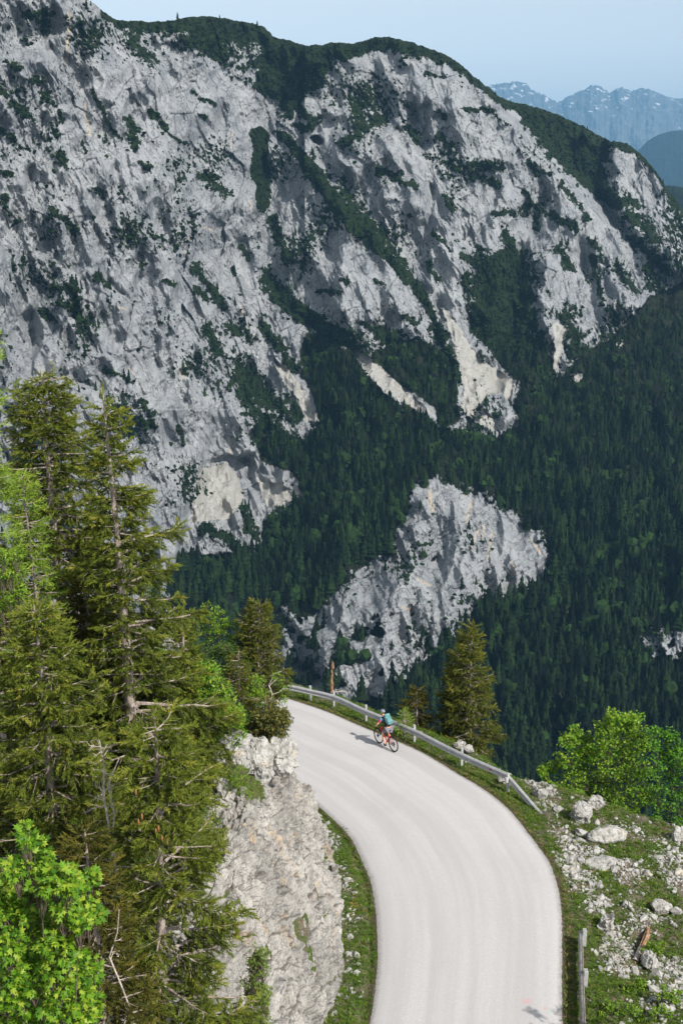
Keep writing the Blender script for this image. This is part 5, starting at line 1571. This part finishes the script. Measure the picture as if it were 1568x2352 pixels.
for s in (-1, 1):
    pts = [(-.24, .098, .985, .118), (-.05, .11, .86, .100), (.055, .113, .76, .086)] if s > 0 else [(-.24, -.098, .985, .118), (-.02, -.11, .985, .100), (.13, -.113, .955, .086)]
    pr_ = 0
    for p in pts: nodes3.append(p); edges3.append((pr_, len(nodes3) - 1)); pr_ = len(nodes3) - 1
skin_mesh('shorts', nodes3, edges3, M_SHORTS, person, 1)
for s, P_ in ((1, LP), (-1, RP)):
    skin_mesh('shoe', [(P_[0] - .10, P_[1], P_[2] + .06, .040), (P_[0] - .02, P_[1], P_[2] + .045, .040), (P_[0] + .08, P_[1], P_[2] + .035, .038), (P_[0] + .14, P_[1], P_[2] + .03, .028)], [(0, 1), (1, 2), (2, 3)], M_SHOE, person, 1)
# helmet: ribbed shell with a peak and vents
v, f = lump(2, 3, 0.0); keep_ = v[:, 2] > -.18; idx = np.cumsum(keep_) - 1; f = f[keep_[f].all(1)]; v = v[keep_]; f = idx[f]
v = v * np.array([.135, .105, .105]); rr_ = np.sin(v[:, 1] * 95) * .006; v *= (1 + rr_ / .1)[:, None]
hel = mesh_np('helmet', v, f, M_HELMET, smooth=True, parent=person); hel.location = (.185, 0, 1.70)
small_box('peak', (.07, .15, .008), (.145, 0, -.005), M_BLACK, hel)
A = Acc()
for yy in (-.05, 0, .05):
    v, f = tube([(.08 , yy, .083 - abs(yy) * .4), (0, yy, .107 - abs(yy) * .4), (-.08, yy, .085 - abs(yy) * .4)], [.004, .010, .004], 5); A.add(v, f)
A.build('vents', M_BLACK, hel)
ball((.135, 0, 1.645), .05, M_HAIR, 'hair', person, (.9, 1.25, .9))
A = Acc(); v, f = tube([(.265, -.06, 1.66), (.285, -.03, 1.66), (.288, 0, 1.662), (.285, .03, 1.66), (.265, .06, 1.66)], [.018] * 5, 6); A.add(v, f); gl = A.build('sunglasses', M_LENS, person)
for s in (-1, 1): v, f = tube([(.265, s * .06, 1.667), (.19, s * .085, 1.665)], [.005, .004], 4); mesh_np('temple', v, f, M_PINK, parent=gl)
# backpack: soft bag on the back, following the lean of the spine
pk = empty('backpack', (mid[0], mid[1], zr), 0, "teal backpack with black straps worn on the cyclist's back", 'backpack')
ax = np.array([.33, 0, .40]); ax /= np.linalg.norm(ax)     # along the spine
nb_ = np.array([-ax[2], 0, ax[0]])                          # out of the back
pc = np.array([-.07, 0, 1.30]) + nb_ * .22
pk.matrix_basis = BIKE_M @ Matrix.Translation(pc)
RotP = np.array([[ax[0], 0, nb_[0]], [0, 1, 0], [ax[2], 0, nb_[2]]])
def pack_part(name, size, off, mat, parent, rnd=.35, sub=2, wob=0.0, seed=0):
    bm = bmesh.new(); bmesh.ops.create_cube(bm, size=1); bmesh.ops.subdivide_edges(bm, edges=bm.edges, cuts=5, use_grid_fill=True)
    for v_ in bm.verts:
        s_ = v_.co.normalized() * .5 * 1.25; v_.co = v_.co.lerp(s_, rnd)
    v = np.array([q.co[:] for q in bm.verts]) * np.array(size); v += wob * np.random.default_rng(seed).normal(size=v.shape)
    fc_ = np.array([[q.index for q in p.verts] for p in bm.faces]); bm.free()
    v = (v + np.array(off)) @ RotP.T
    return mesh_np(name, v, fc_, mat, smooth=True, parent=parent)
bag = pack_part('bag', (.46, .29, .17), (0, 0, 0), M_PACK, pk, .4, wob=.004)
pack_part('pocket', (.24, .24, .08), (-.06, 0, .085), M_PACK, bag, .4, wob=.003, seed=2)
pack_part('lid', (.12, .27, .17), (.21, 0, .01), M_PACK, bag, .45)
pack_part('hip_belt', (.07, .32, .12), (-.235, 0, -.05), M_STRAP, pk, .3)
small_box('badge', (.035, .035, .006), tuple(RotP @ np.array([.02, -.05, .138])), simple("badge_white", (.7, .72, .7), .5), bag)
for s in (-1, 1):
    pts = [RotP @ np.array([.16, s * .09, -.09]), RotP @ np.array([.17, s * .11, -.17]), RotP @ np.array([.08, s * .13, -.36]), RotP @ np.array([-.12, s * .16, -.30]), RotP @ np.array([-.20, s * .15, -.10])]
    v, f = tube(smooth_line(pts, 14), np.full(14, .018), 6); mesh_np('strap', v, f, M_STRAP, parent=pk)
# ================================================================ STONES, RUBBLE, GRASS
t = NT("pale_boulder"); pos = t.pos()
n2 = t.noise(5, 6, .68, pos); n3 = t.noise(26, 4, .65, pos)
c = t.mix(t.ramp(n2, .35, .62), (.22, .213, .20), (.40, .39, .37))
c = t.mix(t.ramp(n3, .3, .48), t.mix(.5, c, (.14, .13, .115)), c)
c = t.mix(t.math('MULTIPLY', t.ramp(t.noise(2.2, 3, .6, pos), .58, .7), .6), c, (.43, .37, .28))
M_STONE = t.bsdf(c, .92, normal=t.bump(t.math('ADD', n2, n3), .6, .03), spec=.15)

def boulder(px, py, wpx, hpx, seed, label, sink=.3, ln=1.0, yoff=0.0, group='boulders on the rubble slope'):
    """angular block standing on the ground under a picture position"""
    p = on_road(px, py, -.25); m_ = (p[1] * math.cos(PITCH) + (CAM_H - p[2]) * math.sin(PITCH)); p[2] = gz(p[0], p[1])
    sc = .86 * m_ / FPX
    bm = bmesh.new(); bmesh.ops.create_icosphere(bm, subdivisions=5, radius=1)
    v = np.array([q.co[:] for q in bm.verts]); f = np.array([[q.index for q in k.verts] for k in bm.faces]); bm.free()
    r = np.random.default_rng(seed)
    nrm = r.normal(size=(11, 3)); nrm /= np.linalg.norm(nrm, axis=1)[:, None]; lim = r.uniform(.62, .95, 11)
    for n_, l_ in zip(nrm, lim):
        dd = v @ n_; ex = np.maximum(dd - l_, 0); v = v - n_ * (ex * .93)[:, None]
    sx_, sz_ = wpx * sc / 1.75, hpx * sc / 1.6
    v = v * np.array([sx_, (sx_ + sz_) * .5 * ln, sz_])
    w = v + np.array([seed * 3.1, 0, 0])
    dn_ = fbm3(w * 2.2, 4, .6, 700 + seed) * .10 + fbm3(w * 7, 3, .6, 701, True) * .025
    f1, g1, id1 = cell3(w * 2.6, 702 + seed); dn_ += .17 * facet3(w * 1.9, 730 + seed) + .07 * facet3(w * 5.5, 731 + seed) - .04 * sstep(.08, 0, g1)
    v = v * (1 + (dn_ / max(sx_, .2) * .8)[:, None])
    o = mesh_np('boulder', v, f, M_STONE, parent=None)
    o.location = (p[0], p[1] + yoff, p[2] + sz_ * (1 - sink) * .7); o.rotation_euler = (0, 0, r.uniform(-.4, .4))
    tag(o, label, 'boulder', group); return o
boulder(1331,1885,56,52,1,"angular upright boulder just right of the guardrail's buried end")
boulder(1392,1932,92,44,2,"long cracked boulder, largest on the slope, below the upright one", ln=.6)
boulder(1381,1990,84,26,3,"low flat slab half buried in gravel below the long cracked boulder", .55)
boulder(1389,2140,34,46,4,"grey upright block at the foot of the upper stone pile")
boulder(1513,2088,46,34,5,"pale pointed block in the grass near the right edge")
boulder(1437,2086,28,20,6,"small pale block left of the pointed one")
boulder(1363,1848,44,30,7,"whitish block at the outer edge of the slope in front of the maple bush")
boulder(1236,1832,30,22,8,"light block behind the sloping end of the guardrail")
boulder(1556,1918,36,46,9,"split upright grey block at the right edge of the picture's slope", ln=.5)
boulder(1490,2222,36,44,10,"dark grey block beside the splintered log")
boulder(1549,2094,34,16,11,"flat stone right beside the pale pointed block")
boulder(1547,2128,18,14,12,"small round white stone in the grass at the right edge")
boulder(1157,1806,24,18,13,"small grey block behind the guardrail's last upright post")
boulder(1332,1922,24,14,14,"small stone in the grass left of the long cracked boulder")
boulder(1058,1740,30,16,15,"white rock behind the guardrail below the lone spruce", yoff=.8)
boulder(1082,1750,22,14,16,"second small white rock behind the guardrail below the lone spruce", yoff=.8)
boulder(1280,1866,26,16,17,"stone right at the buried end of the guardrail")
# rounded boulders crowning the cutting
GC = 'white boulders crowning the rock cutting'
def crown_boulder(px, py, y, wpx, hpx, seed, label):
    o = boulder(px, py, wpx, hpx, seed, label, group=GC); p = at_y(px, py, y); sc = y / .93 / FPX
    o.location = tuple(p); return o
crown_boulder(545,1716,33.0,62,46,31,"rounded white boulder on the lip of the cutting, left of its neighbours")
crown_boulder(560,1748,32.3,40,40,32,"blocky white boulder wedged below the rounded one")
crown_boulder(597,1745,32.9,48,74,33,"tall rounded white boulder in the middle of the cutting's lip")
crown_boulder(650,1738,33.4,50,66,34,"pointed white boulder at the roadward corner of the cutting")
crown_boulder(498,1728,32.0,34,54,35,"narrow white boulder at the edge of the spruces")
crown_boulder(628,1700,34.4,24,30,36,"small white boulder under the leaning leafless sapling")

# ---- loose rubble: many small angular stones
def rock_chip(seed):
    v, f = lump(seed, 1, .25); r = np.random.default_rng(seed)
    for k in range(4):
        n_ = r.normal(size=3); n_ /= np.linalg.norm(n_); ex = np.maximum(v @ n_ - r.uniform(.45, .8), 0); v = v - n_ * ex[:, None]
    return v * np.array([1, r.uniform(.6, .9), r.uniform(.45, .8)]), f
CH = [rock_chip(k + 200) for k in range(6)]
ZONES = [  # centre and radii in the picture, share
 (1310,1815,90,16,2.0),(1240,1800,60,12,1.2),(1250,1850,40,18,1.0),(1345,1950,50,24,.6),(1373,2066,34,38,2.2),(1415,2180,38,46,2.4),(1535,1990,50,44,2.2),(1545,2250,50,60,2.2),
 (1425,2235,44,18,1.0),(1330,1990,60,60,1.4),(1440,2000,90,40,1.0),(1480,2110,60,40,.8),(1100,1775,60,18,.7),(1420,1900,120,12,1.2),(1530,1925,50,18,1.0),(1500,2320,70,40,.7),(1060,1745,30,12,.5),(1300,1960,40,90,.8)]
xs_, ys_, ss_ = [], [], []
r = np.random.default_rng(77)
def to_world(px, py, off=0.0):
    """vectorised: picture points to the near ground right of the road"""
    d = ray(px, py); lo = np.full(len(px), 12.0); hi = np.full(len(px), 110.0)
    for _ in range(26):
        m_ = (lo + hi) / 2; p = np.array([0, 0, CAM_H]) + d * m_[:, None]
        a_ = p[:, 2] > roadz(p[:, 0], p[:, 1]) - .25
        lo = np.where(a_, m_, lo); hi = np.where(a_, hi, m_)
    return p[:, :2]
for (cx_, cy_, rx, ry, sh) in ZONES:
    n_ = int(rx * ry * sh * .20)
    a = r.uniform(0, 6.28, n_); q = np.sqrt(r.random(n_)) * (1 + .25 * r.normal(size=n_))
    xy = to_world(cx_ + rx * q * np.cos(a), cy_ + ry * q * np.sin(a)); xs_.append(xy[:, 0]); ys_.append(xy[:, 1])
n_ = 6000   # thin scatter everywhere on the outer shoulder
x_ = r.uniform(1, 16, n_); y_ = r.uniform(20, 50, n_); d_, p_, s_ = seg_dist(x_, y_, RL); k_ = (s_ > 0) & (d_ > .45) & (r.random(n_) < sstep(.35, 1.8, d_) * .9 + .06)
xs_.append(x_[k_]); ys_.append(y_[k_])
big_n = sum(map(len, xs_))
# verge at the foot of the cutting
n_ = 4200; kq = r.uniform(0, 330, n_); i_ = kq.astype(int)
vgl = verge[i_]; dq = vgl * (1 - .75 * np.abs(r.normal(0, .42, n_))); ok = dq > .3
x_ = LL[i_, 0] + (LL[i_ + 1, 0] - LL[i_, 0]) * (kq - i_) + NLL[i_, 0] * dq; y_ = LL[i_, 1] + (LL[i_ + 1, 1] - LL[i_, 1]) * (kq - i_) + NLL[i_, 1] * dq
xs_.append(x_[ok]); ys_.append(y_[ok])
X_ = np.concatenate(xs_); Y_ = np.concatenate(ys_)
dE_, _, sE_ = seg_dist(X_, Y_, EL); dR_, _, sR_ = seg_dist(X_, Y_, RL); dL_, _, sL_ = seg_dist(X_, Y_, LL)
pnr = fbm2(X_ / 1.3, Y_ / 1.3, 4, .6, 801)
ok = (((sR_ > 0) & (dR_ > .25)) | ((sL_ < 0) & (dL_ > .2))) & (r.random(len(X_)) < 1 - .92 * sstep(-.08, .22, pnr))
X_, Y_ = X_[ok], Y_[ok]
Z_ = ground(X_, Y_, wall=False)
S_ = np.exp(r.normal(math.log(.033), .66, len(X_))).clip(.012, .22)
S_ *= np.where(X_ > 8, 1.15, 1.0)
C_ = Acc(); kk = r.integers(0, 6, len(X_))
for k in range(6):
    s = kk == k; m = s.sum()
    Mx = frame_from(r.normal(0, 1, (m, 3)) * np.array([1, 1, .25]), r.uniform(0, 6.28, m)) * S_[s][:, None, None]
    v, f = merge_copies(CH[k][0], CH[k][1], Mx, np.stack([X_[s], Y_[s], Z_[s] + S_[s] * .05], -1)); C_.add(v, f)
ro = C_.build('rubble', M_STONE)
tag(ro, "loose pale limestone rubble strewn over the slope and the foot of the cutting", 'rubble', kind='stuff')
print('rubble', len(X_))

# ---- splintered log
p1 = to_world(np.array([1486.]), np.array([2146.]))[0]; p2 = to_world(np.array([1458.]), np.array([2212.]))[0]
z1, z2 = gz(*p1) + .12, gz(*p2) + .08
rt = empty('broken_log', (p2[0], p2[1], z2), 0, "splintered orange brown log lying among the stones near the right edge", 'log')
A = Acc(); rr2 = np.random.default_rng(5)
base_ = np.array([0, 0, 0.]); tip_ = np.array([p1[0] - p2[0], p1[1] - p2[1], z1 - z2])
for k in range(16):
    o_k = rr2.normal(0, .045, 3); a_, b__ = rr2.uniform(-.1, .5), rr2.uniform(.5, 1.15)
    v, f = tube([base_ + tip_ * a_ + o_k, base_ + tip_ * (a_ + b__) / 2 + o_k + rr2.normal(0, .02, 3), base_ + tip_ * b__ + o_k * 1.4], [.02, .035, .006], 5); A.add(v, f)
A.build('splinters', M_REDWOOD, rt)
v, f = tube([base_ - tip_ * .05, base_ + tip_ * .45], [.09, .07], 9); mesh_np('trunk', v, f, M_DEAD, parent=rt)

# ---- grass: tufts of blades
def tuft(seed, n=16, h=1.0, w=.07, spread=.55):
    r_ = np.random.default_rng(seed); v, f = [], []
    for k in range(n):
        a = r_.uniform(0, 6.28); q = r_.uniform(0, .35); b_ = np.array([q * math.cos(a), q * math.sin(a), -.05])
        a2 = a + r_.normal(0, .8); l = h * r_.uniform(.5, 1.1); s = spread * r_.uniform(.3, 1.2)
        m_ = b_ + np.array([math.cos(a2) * s * .35, math.sin(a2) * s * .35, l * .6]); t_ = b_ + np.array([math.cos(a2) * s, math.sin(a2) * s, l])
        sd = np.array([-math.sin(a2), math.cos(a2), 0]) * w * .5; i = len(v)
        v += [b_ - sd, b_ + sd, m_ + sd * .8, m_ - sd * .8, t_]; f += [(i, i + 1, i + 2), (i, i + 2, i + 3), (i + 3, i + 2, i + 4)]
    return np.array(v), np.array(f)
def herb(seed, n=14):
    r_ = np.random.default_rng(seed); v, f = [], []
    for k in range(n):
        a = r_.uniform(0, 6.28); q = r_.uniform(.1, .9); c_ = np.array([q * math.cos(a), q * math.sin(a), r_.uniform(.05, .5)]); s = r_.uniform(.12, .24)
        u_ = r_.normal(size=3); u_[2] *= .3; u_ /= np.linalg.norm(u_); w_ = np.cross(u_, [0, 0, 1.]) ; w_ /= np.linalg.norm(w_); i = len(v)
        v += [c_ - u_ * s, c_ + w_ * s * .6, c_ + u_ * s, c_ - w_ * s * .6]; f += [(i, i + 1, i + 2), (i, i + 2, i + 3)]
    return np.array(v), np.array(f)
TF = [tuft(k + 300) for k in range(4)]; HB_ = [herb(k + 320) for k in range(3)]
t = NT("meadow_grass"); a = t.attr('tone')
c = t.mix(t.ramp(a, 0, .5), (.055, .10, .014), (.11, .19, .026)); c = t.mix(t.ramp(a, .5, .85), c, (.19, .25, .045)); c = t.mix(t.ramp(a, .86, 1.0), c, (.26, .20, .09))
M_GRASS = t.bsdf(c, .8, spec=.1, transl=.25)
n_ = 300000
x_ = r.uniform(-14, 17, n_); y_ = r.uniform(21, 53, n_)
dR_, pR_, sR_ = seg_dist(x_, y_, RL); dL_, pL_, sL_ = seg_dist(x_, y_, LL); dE_, _, sE_ = seg_dist(x_, y_, EL)
right_ = (sR_ > 0) & (dR_ > .10); vg_ = np.interp(pL_, np.arange(360), verge)
left_ = (sL_ < 0) & (dL_ > .06) & (dL_ < vg_ + .25); shelf = (sL_ < 0) & (dL_ > vg_ + 3.4)
pn = fbm2(x_ / 1.3, y_ / 1.3, 4, .6, 801); pn2 = fbm2(x_ / .35, y_ / .35, 2, .6, 802)
green_zone = np.zeros(n_)
for (qx, qy, rx, ry) in [(1560,2330,170,70),(1400,2300,60,90),(1420,1890,50,16),(1330,2250,22,140),(1480,2080,80,18),(1530,2170,50,40),(1460,1955,80,18),(1340,1900,40,20),(1460,2320,120,50)]:
    w_ = on_road(qx, qy, -.2); e_ = on_road(qx + rx, qy, -.2); f_ = on_road(qx, qy + ry, -.2)
    green_zone = np.maximum(green_zone, 1 - np.hypot((x_ - w_[0]) / (e_[0] - w_[0]), (y_ - w_[1]) / (f_[1] - w_[1])))
prob = np.where(right_, .62 + .55 * np.exp(-(dR_ / .9) ** 2) * 1.0 + 1.5 * pn + 1.2 * green_zone.clip(0) + .4 * pn2, 0)
stone_zone = np.zeros(n_)
for (qx, qy, rx, ry, sh) in ZONES[:12]:
    w_ = on_road(qx, qy, -.2); e_ = on_road(qx + rx, qy, -.2); f_ = on_road(qx, qy + ry, -.2)
    stone_zone = np.maximum(stone_zone, 1.1 - np.hypot((x_ - w_[0]) / (e_[0] - w_[0]), (y_ - w_[1]) / (f_[1] - w_[1])))
prob -= .45 * stone_zone.clip(0) * (sh > 0) 
prob = np.where(left_, .95 + .5 * pn2 - .25 * sstep(.5, 1.0, dL_ / vg_) , prob)
prob = np.where(shelf, .30, prob)
prob = np.where((sE_ < 0) & (dE_ > 3), prob * .3, prob)
k_ = r.random(n_) < prob.clip(0, 1) * .95
x_, y_, pn, dR_, sh_, lf_ = x_[k_], y_[k_], pn[k_], dR_[k_], shelf[k_], left_[k_]
z_ = ground(x_, y_, wall=True); z_ = np.where(lf_, ground(x_, y_, wall=False), z_)
S_ = r.uniform(.045, .11, len(x_)) * np.where(r.random(len(x_)) < .04, 1.9, 1.0) * (1 + .5 * pn) * np.where(sh_, 2.2, 1.0)
tone = np.clip(.35 + .35 * pn + r.normal(0, .22, len(x_)) + .35 * (r.random(len(x_)) < .10), 0, 1)
tone = np.where((dR_ < .35) & (r.random(len(x_)) < .4), .95, tone)
Gc = Acc(); kk = r.integers(0, 7, len(x_))
for k in range(7):
    s = kk == k; m = s.sum(); bv, bf = (TF + HB_)[k]
    Mx = rotz_scale(r.uniform(0, 6.28, m), S_[s], S_[s] * r.uniform(.7, 1.3, m)); v, f = merge_copies(bv, bf, Mx, np.stack([x_[s], y_[s], z_[s]], -1))
    Gc.add(v, f, np.repeat(tone[s], len(bv)))
go = Gc.build('grass', M_GRASS); tag(go, "short grass and herbs growing beside the road and between the stones", 'grass', kind='stuff')
print('tufts', len(x_))
# plants rooted in the cutting
i_ = r.integers(0, NSW, 60000); j_ = r.integers(0, NTW, 60000); mk = moss[i_, j_] + r.normal(0, .12, 60000) > .55
i_, j_ = i_[mk], j_[mk]; p_ = WALLP[i_, j_]; m = len(p_); Gw = Acc(); kk = r.integers(0, 7, m); S_ = r.uniform(.05, .12, m)
for k in range(7):
    s = kk == k; bv, bf = (TF + HB_)[k]; v, f = merge_copies(bv, bf, rotz_scale(r.uniform(0, 6.28, s.sum()), S_[s], S_[s]), p_[s]); Gw.add(v, f, np.repeat(np.clip(r.normal(.45, .25, s.sum()), 0, 1), len(bv)))
gw = Gw.build('cliff_grass', M_GRASS); tag(gw, "tufts of grass and moss rooted in ledges of the rock cutting", 'grass', kind='stuff')
# yellow flowers
t = NT("yellow_petals"); M_Y = t.bsdf((.75, .50, .02), .6)
fx, fy = [], []
for cx_, cy_, n_ in [(1110,1790,14),(1040,1748,12),(1410,2210,14),(1310,1880,14),(1250,1850,10),(1330,2050,16),(1400,2010,10),(1340,2130,8),(1470,2020,12),(810,2090,26),(820,2110,14),(815,2060,12),(880,1688,6),(1440,2190,8),(1090,1783,10)]:
    xy = to_world(cx_ + r.normal(0, 16, n_), cy_ + r.normal(0, 10, n_)); fx.append(xy[:, 0]); fy.append(xy[:, 1])
fx, fy = np.concatenate(fx), np.concatenate(fy); fz = ground(fx, fy, wall=False) + .06
hv, hf = herb(999, 9); hv = hv * np.array([.6, .6, .4])
v, f = merge_copies(hv, hf, rotz_scale(r.uniform(0, 6, len(fx)), np.full(len(fx), .055), np.full(len(fx), .055)), np.stack([fx, fy, fz], -1))
fo = mesh_np('wildflowers', v, f, M_Y); tag(fo, "small yellow wildflowers dotted over the verges", 'flowers', kind='stuff')
# ---------------------------------------------------------------- haze
def box_obj(name, lo, hi):
    v = np.array([[x, y, z] for x in (lo[0], hi[0]) for y in (lo[1], hi[1]) for z in (lo[2], hi[2])])
    f = np.array([[0, 1, 3, 2], [4, 6, 7, 5], [0, 4, 5, 1], [2, 3, 7, 6], [0, 2, 6, 4], [1, 5, 7, 3]])
    return mesh_np(name, v, f)
zs = [1e9, -1e9]; xr = [1e9, -1e9]; yr = [1e9, -1e9]
for o in col.objects:
    if o.type == 'MESH' and o.parent is None and len(o.data.vertices):
        a = np.empty(len(o.data.vertices) * 3, np.float32); o.data.vertices.foreach_get('co', a); a = a.reshape(-1, 3)
        if o.matrix_basis.translation.length == 0:
            zs = [min(zs[0], a[:, 2].min()), max(zs[1], a[:, 2].max())]
            xr = [min(xr[0], a[:, 0].min()), max(xr[1], a[:, 0].max())]
            yr = [min(yr[0], a[:, 1].min()), max(yr[1], a[:, 1].max())]
print("bounds", xr, yr, zs)
haze = box_obj("haze", (-26000, min(yr[0], -20) - 50, zs[0] - 1), (26000, yr[1] + 50, zs[1] + 3))
t = NT("haze_air")
pv = t.n('ShaderNodeVolumePrincipled')
pv.inputs['Color'].default_value = (.25, .54, .86, 1)
pv.inputs['Density'].default_value = 4.1e-5
pv.inputs['Anisotropy'].default_value = 0.0
t.l(pv.outputs[0], t.out.inputs['Volume'])
haze.data.materials.append(t.m)
tag(haze, "thin blue haze filling the valley air", 'haze', kind='stuff')
